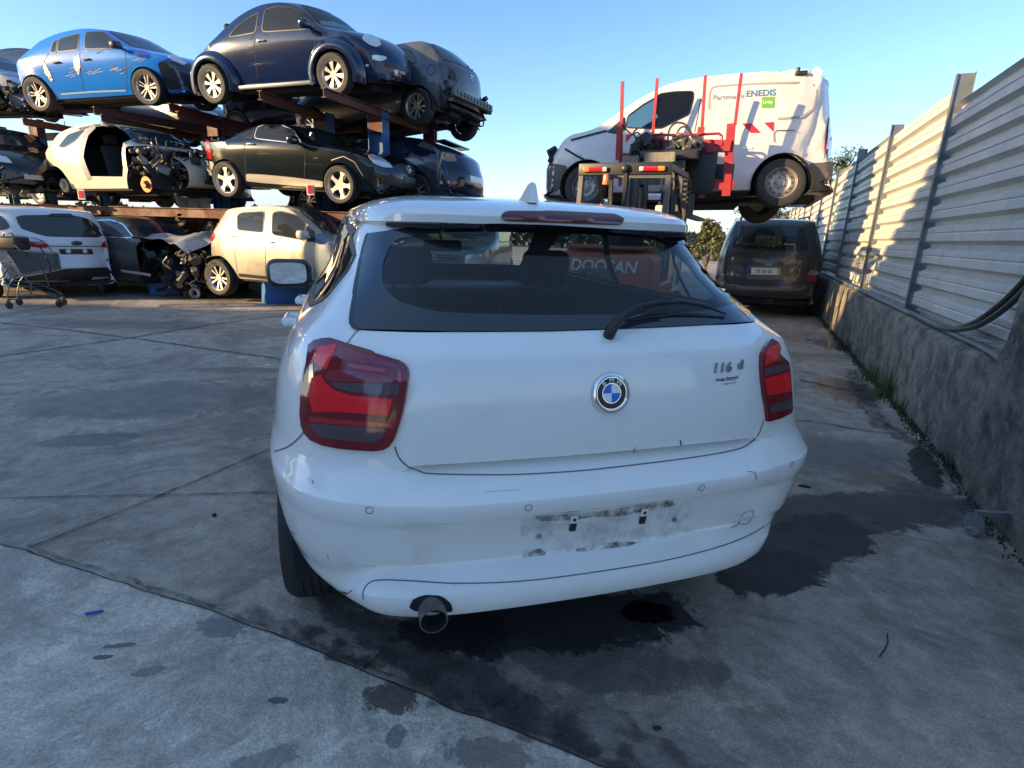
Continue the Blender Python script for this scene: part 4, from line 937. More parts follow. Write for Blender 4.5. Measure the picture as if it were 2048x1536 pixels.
# roof fin, mirror, handles
fb = BM.near(1058, 404)[0]; fm = MB()
for k, (dx, hw, hh) in enumerate([(0, .0, .0)]): pass
prof = [(-.075, .0), (-.07, .014), (-.045, .022), (.0, .055), (.03, .062), (.045, .055), (.05, .0)]
vs = []
fm = MB(); N1 = len(prof)
for s_ in (-1, 1):
    for (x, z) in prof: fm.v.append(fb + V((-x, s_ * (.022 * (1 - z / .085) * (1 - .35 * abs(x) / .08)), z - .004)))
fm.f = [tuple(range(N1)), tuple(range(2 * N1 - 1, N1 - 1, -1))] + [(i, (i + 1) % N1, (i + 1) % N1 + N1, i + N1) for i in range(N1)]; fm.mi = [0] * len(fm.f)
fm.build('antenna_fin', WHITE, BM.root, ang=50)
for s_ in (1, -1):
    c = BM.atx(577, 545, 2.30) if s_ > 0 else V((2.30, -.98, 1.05))
    mh = MB().rbox(c + V((.055, 0, -.008)), (.12, .25, .165), .055, 5).rbox(c + V((.05, -s_ * .14, -.07)), (.06, .14, .05), .02).build('wing_mirror', mat('mirror_housing', (0.03, .03, .032), .35), BM.root)
    MB().prism(rounded([(-.098, -.055), (-.098, .045), (-.06, .062), (.098, .058), (.098, -.04), (.06, -.062)], .3, 4), .004, Matrix.Translation(c + V((-.010, 0, -.003))) @ Matrix.Rotation(R(90), 4, 'Z') @ Matrix.Rotation(R(-5), 4, 'X')).build('mirror_glass', mat('mirror_glass', (0.9, 0.9, 0.9), .02, metal=1.0), mh)
for px, py, x in ((592, 611, 1.75), (585, 650, 1.12)):
    h = BM.sidehit(x, .985, 1)[0]; hd = MB().rbox(h + V((0, .030, 0)), (.17, .028, .032), .012).rbox(h + V((-.07, .01, 0)), (.03, .05, .03), .01).rbox(h + V((.07, .01, 0)), (.03, .05, .03), .01).build('door_handle', WHITE, BM.root)
dg_ = MB()
for xs in (1.35, 2.55): BM.ribbon(dg_, [(xs, .3), (xs - .03, .7), (xs, 1.07)], .006, .0015, fn=lambda a, b: BM.sidehit(a, b, 1), step=.04)
dg_.build('door_gaps', GAP, BM.root)
# interior: seats, dashboard, rear shelf
seats(BM, (2.05,), .37, .28)
MB().rbox((.98, 0, .62), (.16, 1.24, .62), .05, rot=(0, -.2, 0)).rbox((1.2, 0, .42), (.5, 1.24, .2), .05).build('rear_seat', SEAT, BM.root)
for y in (-.36, .36): MB().rbox((.93, y, .99), (.10, .25, .12), .04).build('headrest', SEAT, BM.root)
MB().rbox((2.75, 0, .85), (.45, 1.36, .28), .06).lathe([(.17, 0), (.185, .012), (.17, .024), (.155, .012), (.17, 0)], Matrix.Translation((2.45, .37, .88)) @ Matrix.Rotation(R(90), 4, 'Z') @ Matrix.Rotation(R(20), 4, 'X'), n=28).build('dashboard', BLK, BM.root)
c = BM.atx(885, 491, 2.30); MB().rbox(c, (.04, .24, .07), .03).cyl(c + V((.03, 0, .02)), c + V((.12, 0, .08)), .012).build('rear_view_mirror', BLK, BM.root)
# ================================================================== OTHER VEHICLES
Z1 = lambda p: [(x * .2441, y * .2441) for x, y in p]
Z2 = lambda p: [(350 + x * .3174, y * .3174) for x, y in p]
Z3 = lambda p: [(x * .3516, 360 + y * .3516) for x, y in p]
Z4 = lambda p: [(1050 + x * .3418, 120 + y * .3418) for x, y in p]
ZW = lambda p: [(x * .1693, 380 + y * .1693) for x, y in p]
ZM = lambda p: [(1400 + x * .1498, 420 + y * .1497) for x, y in p]
ZV = lambda p: [(1360 + x * .19533, 140 + y * .19531) for x, y in p]
SGL = glass('tinted_glass', (0.34, 0.42, 0.40), 0.02, 1.0)
REDP = mat('tail_red', (0.35, 0.01, 0.012), .12, coat=1.0); CLR = mat('clear_lens', (0.55, 0.57, 0.58), .08, coat=1.0, metal=.3)
PLATE = mat('plate_white', (0.75, 0.75, 0.72), .4); INK = mat('plate_ink', (0.015, 0.015, 0.015), .5); BLUEP = mat('plate_blue', (0.01, 0.05, 0.35), .4); YELP = mat('plate_yellow', (0.6, 0.45, 0.03), .4)
class Veh(Car):
    def __init__(s, name, label, cat, pose, T, zb, w, belt, zr, paint, rear=(-1.25, .315), front=(1.25, .315), arch=.355, group=None, smooth=4, **k):
        super().__init__(name, label, cat, pose[:3], (R(pose[5]), R(pose[4]), R(pose[3])), group)
        T2 = [(p.x, p.y) for p in catmull([(a, b, 0) for a, b in T], smooth)] if smooth else T
        s.w = w; s.paint = paint; s.zb = zb; s.T = T; s.setbody(shell(T2, zb, w, belt, zr, **k)); s.cuts = []; s.ax = (rear[0], front[0]); s.zc = rear[1]; s.arch = arch
        for cx, cz in (rear, front):
            if arch: s.hole([arch_poly(cx, cz, arch, zb)] * 1)
    def hole(s, polys, sides=(1, -1)):
        for p in polys:
            for sd in sides: s.cuts.append((p, 'y', (lambda q: (lambda c, n: c.y * q > s.w * .45))(sd)))
    def finish(s, lin=True, smoothang=32, dent=None, x0=None, x1=None):
        by = [c for c in s.cuts if c[1] == 'y']; bx = [c for c in s.cuts if c[1] == 'x']
        if by: s.cut([c[0] for c in by], 'y', [c[2] for c in by])
        if bx: s.cut([c[0] for c in bx], 'x', [c[2] for c in bx])
        if dent:
            for v in range(len(s.mb.v)): s.mb.v[v] = dent(s.mb.v[v])
        s.mb.build('body', s.paint, s.root, ang=smoothang)
        xs = [p[0] for p in s.T]
        if lin: liner(s, s.ax, s.arch + .003, s.w * .985, s.zc, s.zb - .03, min(xs), max(xs))
        return s
    def win(s, poly, see=False, both=True, px=True, name='side_window', frame=.018, m=None, fm=BLK):
        """side window from a traced outline; see = real opening with clear glass"""
        if px: poly = [(p.x, p.z) for p in s.trace(poly)]
        poly = rounded(poly, .12, 2)
        near = -1 if s.cam.y < 0 else 1
        for sd in ((1, -1) if both else (near,)):
            fn = (lambda q: (lambda a, b: s.sidehit(a, b, q)))(sd)
            if see: s.hole([poly], (sd,))
            g = s.sidepatch(name, poly, m or (SGL if see else DGL), side=sd, off=.001 if see else .003, step=.09, skirt=0)
            if frame:
                f = MB(); s.ribbon(f, poly, frame, .005, fn=fn, step=.04, closed=True); f.build('window_frame', fm, g)
        return poly
    def wscreen(s, zb, zt, wb, wt, ax='front', see=False, name='windscreen', m=None, off=.003):
        poly = rounded([(-wb, zb), (-wt, zt), (wt, zt), (wb, zb)], .08, 2)
        if see:
            sg = 1 if ax == 'front' else -1; s.cuts.append((poly, 'x', (lambda c, n: c.x * sg > .0 and c.z > zb - .06)))
        g = s.axpatch(name, poly, m or (SGL if see else DGL), ax=ax, off=.001 if see else off, step=.11, skirt=0)
        f = MB(); s.ribbon(f, poly, .03, .004, fn=lambda a, b: s.axhit(a, b, ax), step=.05, closed=True); f.build('screen_seal', BLK, g)
        return g
    def px(s, name, pts, m, off=.005, step=5, parent=None, rnd_=.12, skirt=.006): return s.pxpatch(name, rounded(pts, rnd_, 2) if rnd_ else pts, m, off=off, step=step, parent=parent, skirt=skirt)
    def line(s, name, lists, m=GAP, wd=.008, off=.003, step=5, parent=None):
        r = None
        for l in lists:
            mb = MB(); s.ribbon(mb, l, wd, off, step=step)
            if mb.f: r = mb.build(name, m, parent or s.root)
        return r
    def wheels(s, style, y, r=.315, rim=.215, width=.2, which=((0, 1), (0, -1), (1, 1), (1, -1)), m=None, dz=0.0, steer=0):
        for i, sd in which: add_wheel(s, style, s.ax[i], sd * y, r, width, rim, z=s.zc + dz, m=m, spin=.4 * i, steer=steer if i else 0)
    def mirror(s, x, z, sd, m, sz=(.14, .20, .13)):
        h = s.sidehit(x, z, sd)[0]
        if h is None: return
        return MB().rbox(h + V((.02, sd * (sz[1] / 2 + .05), .06)), sz, .045, 3).rbox(h + V((.02, sd * .05, .02)), (.05, .12, .04), .012).build('wing_mirror', m, s.root)
    def handle(s, px, py, m, l=.17):
        h, n = s.near(px, py); t = V((1, 0, 0)); MB().rbox(h + n * .022, (l, .022, .026), .01).rbox(h + n * .008 + t * l * .42, (.02, .03, .024), .008).rbox(h + n * .008 - t * l * .42, (.02, .03, .024), .008).build('door_handle', m, s.root)
def paint(name, c, rough=.28, metal=0.0, dirt=(0.2, 0.18, 0.15), damt=.25, var=.06, **k): return mat(name, c, rough, metal=metal, coat=.6, var=var, vscale=2.5, dirt=dirt, dscale=2.0, damt=damt, **k)
def junk(root, name, m, c, size, n, seed, tubes=True):
    """heap of torn brackets, pipes and plates inside a box region"""
    r_ = random.Random(seed); mb = MB()
    for k in range(n):
        p = V(c) + V([r_.uniform(-.5, .5) * q for q in size]); t = r_.random()
        if t < .45: mb.rbox(p, (r_.uniform(.04, .22), r_.uniform(.02, .16), r_.uniform(.03, .16)), .008, 1, rot=(r_.uniform(-1, 1), r_.uniform(-1, 1), r_.uniform(-3, 3)))
        elif t < .8 and tubes:
            q = [p]; 
            for _ in range(4): q.append(q[-1] + V([r_.uniform(-.13, .13) for _ in range(3)]))
            mb.tube(catmull(q, 3), r_.uniform(.006, .02), 6)
        else: mb.cyl(p, p + V([r_.uniform(-.1, .1) for _ in range(3)]), r_.uniform(.02, .06), 10)
    return mb.build(name, m, root)
JNK = mat('engine_grime', (0.03, 0.031, 0.03), .6, metal=.3, var=.6, vscale=10); JNK2 = mat('engine_alloy', (0.14, 0.135, 0.12), .5, metal=.5, var=.5, vscale=8)
NAVY = paint('navy_paint', (0.004, 0.012, 0.050), .16, dirt=None, spec=.3); 

# ---- navy round-backed car on the top level
c = Veh('navy_rounded_car', 'dark blue rounded two-door car with silver spoke wheels on the top rack level', 'car', (-3.98, 11.1, 3.52, -18, -.8, 9),
        [(-1.95, .22), (-2.03, .40), (-1.99, .62), (-1.86, .74), (-1.58, .90), (-1.27, 1.06), (-.97, 1.24), (-.65, 1.38), (-.26, 1.475), (.12, 1.495), (.42, 1.46), (.68, 1.37), (.90, 1.23), (1.10, 1.07), (1.28, 1.0), (1.55, .95), (1.82, .84), (2.0, .68), (2.09, .50), (2.11, .36), (2.05, .22), (1.95, .19)],
        .19, .79, .93, 1.5, NAVY, arch=.36, wr=.72, n=96, bow=.22, crown=.05, ends=.70)
c.win(Z2([(335, 236), (380, 178), (440, 128), (528, 78), (508, 206)]), see=True); c.win(Z2([(546, 203), (568, 62), (640, 42), (740, 50), (830, 92), (888, 150), (876, 182)]), see=True)
c.wscreen(1.05, 1.40, .60, .46, see=True); c.wscreen(1.02, 1.36, .58, .44, 'rear', see=False, name='rear_window')
c.finish(); c.lining(DINT); seats(c, (.25, -.7), .34, .30)
fm = MB()
for i, (x, z) in enumerate(((-1.25, .315), (1.25, .315))):
    for sd in (1, -1):
        pr = [(.358, sd * .80), (.362, sd * .865), (.385, sd * .885), (.43, sd * .885), (.475, sd * .865), (.51, sd * .82), (.53, sd * .74)]
        MB().lathe(pr, Matrix.Translation((x, 0, z)), n=28, a0=-.30, a1=math.pi + .30).build('fender', NAVY, c.root)
c.wheels('seven', .79, r=.316, rim=.205)
for q in ([(1180, 235), (1205, 215), (1250, 222), (1285, 250), (1298, 285), (1270, 298), (1225, 285), (1190, 260)], [(1425, 295), (1450, 300), (1480, 330), (1478, 345), (1445, 322)]): c.px('headlight', Z2(q), CLR, .012)
c.px('turn_lamp', Z2([(1235, 350), (1260, 345), (1325, 355), (1335, 372), (1300, 385), (1245, 378)]), CLR, .01)
for q in ([(1380, 440), (1402, 440), (1402, 475), (1382, 475)], [(1200, 405), (1220, 405), (1220, 420), (1200, 420)]): c.px('fog_lamp', Z2(q), CLR, .01)
c.line('panel_gap', [Z2([(497, 210), (500, 300), (512, 420), (522, 500)]), Z2([(884, 185), (884, 250), (872, 330)]), Z2([(330, 238), (510, 207)])])
c.handle(*Z2([(545, 258)])[0], CHR)
c.line('bumper_line', [Z2([(1150, 440), (1300, 480), (1450, 520), (1560, 560)]), Z2([(1320, 410), (1450, 450), (1560, 490)])], wd=.012)
MB().rbox((.0, -.80, .235), (1.55, .05, .07), .02).build('running_board', mat('sill_grey', (0.22, .23, .25), .35, metal=.4), c.root)
c.mirror(.86, .98, -1, NAVY); c.px('grille', Z2([(1320, 395), (1400, 405), (1530, 450), (1530, 470), (1400, 440), (1320, 420)]), BLK, .004)

# ---- blue hatchback, top level left
BLU = paint('bright_blue_paint', (0.008, 0.15, 0.56), .2, dirt=None)
c = Veh('blue_hatchback', 'bright blue scratched hatchback with black front corner on the top rack level', 'car', (-8.43, 12.87, 3.58, -9.2, -2.6, 8),
        [(-1.86, .26), (-1.97, .42), (-1.95, .66), (-1.88, .82), (-1.78, .92), (-1.60, 1.02), (-1.35, 1.14), (-1.05, 1.29), (-.6, 1.40), (-.06, 1.45), (.3, 1.43), (.55, 1.36), (.85, 1.18), (1.08, 1.05), (1.35, .98), (1.7, .89), (1.98, .76), (2.10, .60), (2.13, .42), (2.06, .25), (1.92, .2)],
        .20, .87, .96, 1.45, BLU, rear=(-1.27, .325), front=(1.27, .325), wr=.76, n=92)
for q in ([(410, 432), (440, 345), (470, 325), (462, 430)], [(470, 426), (488, 318), (655, 272), (640, 408)], [(692, 404), (706, 262), (845, 262), (930, 330), (1010, 378), (960, 395)]): c.win(Z1(q))
c.wscreen(1.06, 1.38, .62, .52); c.wscreen(1.04, 1.32, .58, .48, 'rear', name='rear_window'); c.finish()
c.wheels('double5', .79, r=.325, rim=.225)
c.px('front_bumper', Z1([(1330, 640), (1290, 520), (1400, 470), (1560, 520), (1640, 620), (1640, 740), (1380, 730)]), mat('black_gloss', (.015, .017, .02), .2, coat=.6), .006, 6)
c.px('headlight', Z1([(1370, 455), (1440, 470), (1540, 520), (1500, 535), (1420, 500)]), CLR, .012, 4)
c.handle(*Z1([(465, 512)])[0], BLK); c.handle(*Z1([(712, 488)])[0], BLK); c.mirror(.92, .98, -1, BLK)
c.line('panel_gap', [Z1([(655, 410), (650, 520), (670, 640), (685, 745)]), Z1([(1025, 400), (1035, 560), (1040, 740)]), Z1([(400, 440), (360, 500), (420, 640)])])
rs = random.Random(5); sc1 = []; sc2 = []
for k in range(30):
    x, y = rs.choice([(rs.uniform(440, 640), rs.uniform(560, 640)), (rs.uniform(880, 1010), rs.uniform(530, 610)), (rs.uniform(650, 820), rs.uniform(570, 610)), (rs.uniform(1080, 1260), rs.uniform(430, 520)), (rs.uniform(500, 900), rs.uniform(430, 465))]); l = rs.uniform(25, 90); (sc1 if rs.random() < .65 else sc2).append(Z1([(x, y), (x + l * .5, y - l * rs.uniform(.1, .25)), (x + l, y - l * rs.uniform(.15, .5))]))
c.line('scratch', sc1, mat('scratch_pale', (0.42, .40, .38), .7), wd=.007, off=.004, step=3); c.line('scratch', sc2, mat('scratch_dark', (0.03, .03, .04), .7), wd=.02, off=.0045, step=3)
for q in ([(605, 470), (650, 455), (660, 540), (650, 620), (610, 560)], [(345, 480), (395, 560), (440, 660), (420, 670), (370, 600)]): c.px('dent', Z1(q), mat('scrape_grey', (0.20, .19, .20), .35, metal=.5, var=.5, vscale=20, bump=.01, bscale=30), .008, 4)
c.line('door_sill', [Z1([(500, 772), (760, 752), (1030, 742)])], mat('sill_pale', (.3, .42, .55), .3), wd=.03)

# ---- black roadster, middle level
BLKP = paint('black_green_paint', (0.005, 0.008, 0.009), .16, dirt=None, spec=.3); SILV = mat('silver_cladding', (0.46, .42, .36), .35, metal=.4, var=.1)
c = Veh('black_roadster', 'black two-seat roadster with silver five-spoke wheels on the middle rack level', 'car', (-3.88, 10.93, 1.82, -18.3, 1.8, 5),
        [(-1.93, .26), (-2.01, .42), (-2.0, .66), (-1.97, .86), (-1.92, .98), (-1.75, 1.0), (-1.27, 1.0), (-1.05, 1.10), (-.82, 1.20), (-.5, 1.26), (-.12, 1.27), (.14, 1.23), (.35, 1.12), (.60, .98), (.8, .94), (1.2, .90), (1.6, .82), (1.88, .70), (1.99, .55), (2.02, .42), (1.98, .26), (1.86, .2)],
        .20, .855, .93, 1.28, BLKP, rear=(-1.2, .31), front=(1.2, .31), wr=.74, n=96, arch=.35)
c.win(Z2([(437, 866), (465, 838), (505, 805), (490, 872)]), see=True); c.win(Z2([(500, 873), (520, 800), (560, 780), (640, 774), (702, 780), (745, 815), (800, 908)]), see=True, fm=mat('pale_trim', (.6, .6, .58), .25, metal=.6))
c.wscreen(.985, 1.20, .60, .50, see=True); c.wscreen(1.03, 1.18, .5, .42, 'rear', name='rear_window', see=True)
c.finish(); c.lining(DINT); seats(c, (-.15,), .34, .22)
c.wheels('star5', .785, r=.31, rim=.222)
c.px('headlight', Z2([(1216, 980), (1240, 975), (1300, 995), (1350, 1030), (1370, 1058), (1310, 1055), (1250, 1030)]), CLR, .01)
c.px('grille', Z2([(1378, 1045), (1420, 1030), (1530, 1065), (1558, 1105), (1480, 1105), (1395, 1080)]), BLK, .006)
c.px('lower_grille', Z2([(1310, 1100), (1440, 1130), (1570, 1160), (1575, 1195), (1440, 1185), (1320, 1155)]), BLK, .006)
c.px('number_plate', Z2([(1442, 1112), (1550, 1130), (1552, 1165), (1446, 1150)]), mat('dark_plate', (.06, .06, .06), .5), .014, rnd_=0)
f = c.frame(*Z2([(1468, 1070)])[0], .02); em_ = MB().lathe([(.062, 0), (.068, -.004), (.074, 0), (.068, .004), (.062, 0)], f, n=28)
for k in range(3): em_.beam(f @ V((0, 0, 0)), f @ V((.066 * math.sin(k * 2.094), 0, .066 * math.cos(k * 2.094))), .012, .006)
em_.build('grille_star', CHR, c.root)
c.px('side_cladding', Z2([(450, 1095), (560, 1100), (750, 1118), (932, 1142), (935, 1178), (760, 1168), (560, 1152), (452, 1140)]), SILV, .016, 5)
c.line('panel_gap', [Z2([(440, 870), (437, 940), (446, 1090)]), Z2([(803, 910), (820, 980), (815, 1120)])]); c.handle(*Z2([(480, 908)])[0], CHR); c.mirror(.42, .92, -1, BLKP)
c.px('tail_light', Z2([(190, 880), (207, 870), (232, 960), (235, 1005), (205, 995)]), REDP, .008, 4)
c.px('rear_bumper', Z2([(186, 1010), (240, 1020), (255, 1060), (262, 1125), (215, 1100)]), SILV, .006, 4)
c.px('side_badge', Z2([(872, 990), (902, 990), (900, 1003), (875, 1003)]), CHR, .006, 3)
text_obj('side_lettering', 'KOMPRESSOR', .052, CHR, c.frame(*Z2([(872, 1036)])[0]), c.root, .001, conform=conf(c, .004), sx=1.0)
c.line('trim_line', [Z2([(985, 1010), (1060, 985), (1130, 1020), (1185, 1110)])], SILV, wd=.01)

# ---- cream wreck without door, middle level left
CREAM = paint('cream_paint', (0.52, 0.48, 0.38), .3, damt=.2)
c = Veh('cream_wreck', 'cream stripped hatchback shell without door or wheels on the middle rack level', 'car', (-7.71, 11.79, 1.68, -22.6, -.4, 2),
        [(-1.78, .26), (-1.88, .4), (-1.88, .66), (-1.84, .86), (-1.74, .98), (-1.55, 1.10), (-1.27, 1.28), (-.81, 1.39), (-.27, 1.44), (.17, 1.42), (.5, 1.34), (.8, 1.18), (1.02, 1.02), (1.3, .90), (1.7, .78), (1.92, .62), (1.95, .42), (1.88, .28), (1.78, .25)],
        .22, .86, .93, 1.44, CREAM, rear=(-1.23, .31), front=(1.23, .31), wr=.76, n=90)
door = [(-.16, .46), (.78, .44), (.86, .60), (.90, .95), (.80, 1.18), (.42, 1.34), (.0, 1.345), (-.14, 1.22), (-.26, .8)]
c.hole([door, [(.96, .2), (.98, .92), (1.15, 1.2), (2.1, 1.1), (2.1, .1)]])
c.cuts.append(([(-.55, .80), (-.55, 1.0), (.55, 1.0), (.55, .80)], 'x', lambda q, n: q.x > 1.1)); c.wscreen(1.04, 1.36, .60, .50); c.win([(480, 1205), (560, 1105), (655, 1072), (690, 1066), (610, 1155), (530, 1215)] and Z1([(480, 1205), (560, 1105), (655, 1072), (700, 1062), (615, 1160), (530, 1212)]))
c.finish(); c.lining(DINT); seats(c, (.2, -.6), .34, .28)
pil = MB(); c.ribbon(pil, [(-.19, .40), (-.29, .8), (-.17, 1.22), (-.0, 1.36)], .15, .006, fn=lambda a, b: c.sidehit(a, b, -1), step=.05); pil.build('door_pillar', mat('primer_grey', (0.17, .175, .185), .5, var=.1), c.root)
c.px('roof_skin', Z1([(640, 1050), (780, 1020), (900, 1008), (960, 1040), (880, 1030), (740, 1045), (660, 1070)]), BLK, .006)
junk(c.root, 'engine_bay', JNK, (1.45, 0, .60), (.85, 1.45, .6), 150, 3); junk(c.root, 'engine_bay', JNK2, (1.25, -.62, .72), (.75, .25, .5), 46, 4)
brk = mat('rusty_disc', (0.42, 0.17, 0.07), .6, metal=.3, var=.3, vscale=20)
MB().cyl((1.23, -.70, .31), (1.23, -.73, .31), .14, 24).cyl((1.23, -.70, .31), (1.23, -.79, .31), .065, 16).build('brake_disc', brk, c.root)
MB().cyl((-1.23, -.70, .31), (-1.23, -.73, .31), .13, 24).cyl((-1.23, -.70, .31), (-1.23, -.78, .31), .06, 16).build('brake_disc', mat('pale_disc', (.55, .48, .36), .5, metal=.3), c.root)

# ---- dark hatchback seen from the rear, top level right
GRP = paint('graphite_paint', (0.050, 0.052, 0.062), .3, dirt=None)
c = Veh('graphite_hatchback', 'dark grey hatchback missing its rear bumper, facing away on the top rack level', 'car', (-2.69, 12.34, 3.08, 153.7, 4.5, .7),
        [(-1.90, .40), (-1.98, .52), (-2.0, .70), (-1.99, .88), (-1.95, 1.02), (-1.84, 1.16), (-1.68, 1.32), (-1.52, 1.44), (-1.2, 1.50), (-.3, 1.52), (.4, 1.44), (.85, 1.2), (1.2, 1.02), (1.8, .88), (2.1, .65), (2.12, .4), (2.0, .25)],
        .28, .88, .97, 1.5, GRP, rear=(-1.3, .32), front=(1.3, .32), wr=.78, n=90)
c.wscreen(1.08, 1.42, .64, .54, 'rear', name='rear_window'); c.win([(-1.35, 1.06), (-1.20, 1.28), (-1.0, 1.38), (-.95, 1.06)], px=False); c.win([(-.9, 1.05), (-.88, 1.40), (.3, 1.42), (.85, 1.05)], px=False)
c.finish(); c.wheels('multi', .79, r=.32, rim=.215)
f = c.frame(*Z2([(1870, 490)])[0], .006); MB().lathe([(.035, 0), (.045, -.006), (.052, 0)], f, n=20).build('badge', CHR, c.root)
c.line('wiper', [Z2([(1845, 420), (1870, 425), (1900, 460)])], BLK, wd=.03, off=.02, step=4)
bm_ = MB().rbox((-2.0, 0, .50), (.10, 1.42, .13), .02)
for k in range(11): bm_.rbox((-2.06, -.6 + k * .12, .50), (.03, .05, .08), .01, 1)
bm_.build('crash_beam', mat('crash_beam_grey', (.13, .14, .16), .5, metal=.4, var=.3), c.root)
junk(c.root, 'torn_brackets', JNK, (-1.86, .66, .62), (.16, .15, .35), 9, 9); junk(c.root, 'torn_brackets', JNK, (-1.86, -.66, .5), (.15, .15, .3), 7, 10)
c.line('panel_gap', [[p for p in Z2([(1640, 300), (1690, 470), (1700, 560)])]]); MB().lathe([(.075, 0), (.085, 0)], c.frame(*Z2([(1615, 440)])[0], .004), n=24).build('fuel_flap', GAP, c.root)
c.px('tail_light', Z2([(1720, 430), (1760, 450), (1780, 520), (1740, 500)]), mat('socket_dark', (.02, .02, .025), .6), .006)

# ---- dark blue coupe behind the roadster, middle level right
DNV = paint('midnight_paint', (0.006, 0.012, 0.03), .14, dirt=None, spec=.3)
c = Veh('midnight_hatchback', 'glossy midnight blue hatchback facing away behind the black roadster', 'car', (-2.78, 12.15, 1.58, 157, 4, 2),
        [(-2.05, .28), (-2.16, .42), (-2.17, .62), (-2.10, .82), (-2.04, .96), (-1.95, 1.04), (-1.6, 1.22), (-1.2, 1.36), (-.6, 1.44), (.1, 1.44), (.5, 1.34), (1.0, 1.06), (1.25, .98), (1.9, .85), (2.2, .6), (2.2, .4), (2.1, .25)],
        .22, .90, .97, 1.44, DNV, rear=(-1.32, .32), front=(1.32, .32), wr=.74, n=90, bow=.24)
c.wscreen(1.10, 1.36, .58, .48, 'rear', name='rear_window'); c.win([(-1.2, 1.02), (-1.0, 1.26), (.2, 1.36), (.9, 1.05)], px=False); c.finish(); c.wheels('multi', .79, r=.32, rim=.215)
for sd in (1, -1): c.axpatch('tail_light', [(sd * .48, .86), (sd * .50, .98), (sd * .78, 1.0), (sd * .80, .90), (sd * .66, .84)], mat('tail_amber', (.30, .13, .07), .1, coat=1), 'rear', .008, .05)
c.axpatch('number_plate', [(-.26, .52), (-.26, .63), (.26, .63), (.26, .52)], PLATE, 'rear', .006, .08); c.axpatch('reflector', [(.55, .44), (.55, .50), (.76, .50), (.76, .44)], REDP, 'rear', .006, .05)
MB().rbox((-1.66, 0, 1.26), (.22, 1.0, .03), .012).build('spoiler', DNV, c.root)

# ---- gold-silver hatchback on the ground
GOLD = paint('silver_gold_paint', (0.38, 0.34, 0.27), .3, metal=.35, damt=.15)
c = Veh('silver_hatchback', 'silver beige hatchback with black roof front standing on blue boxes beside the white car', 'car', (-3.72, 10.04, .10, -20, 0, 0),
        [(-1.66, .33), (-1.75, .46), (-1.75, .70), (-1.70, .90), (-1.63, 1.03), (-1.5, 1.18), (-1.34, 1.36), (-1.12, 1.49), (-.65, 1.545), (-.05, 1.56), (.32, 1.51), (.79, 1.25), (1.05, 1.08), (1.5, .99), (1.85, .84), (1.98, .6), (1.96, .4), (1.85, .3)],
        .30, .865, 1.0, 1.56, GOLD, rear=(-1.25, .315), front=(1.30, .315), wr=.78, n=90, arch=.37)
for q in ([(1350, 287), (1352, 200), (1380, 186), (1508, 180), (1500, 303)], [(1546, 313), (1553, 186), (1600, 178), (1690, 203), (1738, 245), (1738, 348)], [(1747, 255), (1790, 300), (1798, 350), (1747, 350)]): c.win(Z3(q), see=True)
c.wscreen(1.12, 1.48, .64, .55, see=True); c.wscreen(1.08, 1.46, .60, .52, 'rear', name='rear_window', see=True)
c.finish(); c.lining(DINT); seats(c, (.25, -.65), .35, .36)
c.wheels('multi', .785, r=.315, rim=.215, which=((0, -1), (0, 1), (1, 1)))
c.mirror(.72, 1.04, -1, mat('pale_mirror', (.5, .46, .40), .3, coat=.5)); c.handle(*Z3([(1325, 320)])[0], CHR); c.handle(*Z3([(1548, 356)])[0], CHR)
c.line('panel_gap', [Z3([(1505, 305), (1508, 400), (1512, 545)]), Z3([(1790, 352), (1785, 450), (1780, 590)]), Z3([(1350, 290), (1335, 420), (1350, 520)])])
c.px('tail_light', Z3([(1192, 300), (1215, 295), (1225, 320), (1205, 350), (1192, 345)]), REDP, .01, 3)
c.axpatch('roof_skin', [(-.2, -.55), (.35, -.56), (.35, .56), (-.2, .56)], mat('roof_black', (.02, .02, .022), .25, coat=.6), 'top', .004, .12)
c.px('front_wing', Z3([(1792, 352), (1800, 310), (1850, 300), (1900, 320), (1870, 480), (1800, 600), (1780, 590), (1785, 450)]), mat('blue_grey_panel', (.11, .15, .18), .5, var=.2), .006)
c.line('sill_trim', [Z3([(1360, 540), (1530, 558), (1700, 575)])], BLK, wd=.06, off=.004)

# ---- gunmetal coupe wreck on the ground
GUN = paint('gunmetal_paint', (0.060, 0.058, 0.050), .32, metal=.3, dirt=(.16, .14, .10), damt=.3)
c = Veh('gunmetal_coupe', 'dirty dark grey two-door coupe with crumpled bonnet and bare engine bay on the ground', 'car', (-7.42, 11.15, .02, -20, 0, 0),
        [(-2.2, .3), (-2.3, .5), (-2.26, .8), (-2.15, .95), (-1.75, .99), (-1.2, 1.16), (-.7, 1.32), (-.2, 1.38), (.3, 1.37), (.65, 1.26), (.95, 1.08), (1.15, .99), (1.6, .92), (2.0, .82), (2.2, .66), (2.22, .4), (2.1, .26)],
        .22, .92, .95, 1.38, GUN, rear=(-1.37, .32), front=(1.40, .32), wr=.72, n=90)
c.win([(-1.05, 1.0), (-.8, 1.15), (-.4, 1.27), (.2, 1.30), (.5, 1.24), (.95, 1.0)], px=False, fm=CHR)
c.wscreen(1.04, 1.32, .66, .54); c.hole([[(1.05, .1), (1.05, .86), (1.3, 1.2), (2.4, 1.2), (2.4, .1)]], (-1,)); c.finish(); c.lining(DINT)
c.wheels('multi', .80, r=.32, rim=.22, which=((0, -1), (0, 1)))
junk(c.root, 'engine_bay', JNK, (1.6, -.15, .52), (1.15, 1.4, .62), 170, 21); junk(c.root, 'engine_bay', JNK2, (1.9, -.5, .45), (.6, .6, .5), 40, 22)
c.handle(*Z3([(770, 330)])[0], BLK); c.line('panel_gap', [Z3([(818, 320), (820, 420), (820, 510)])])
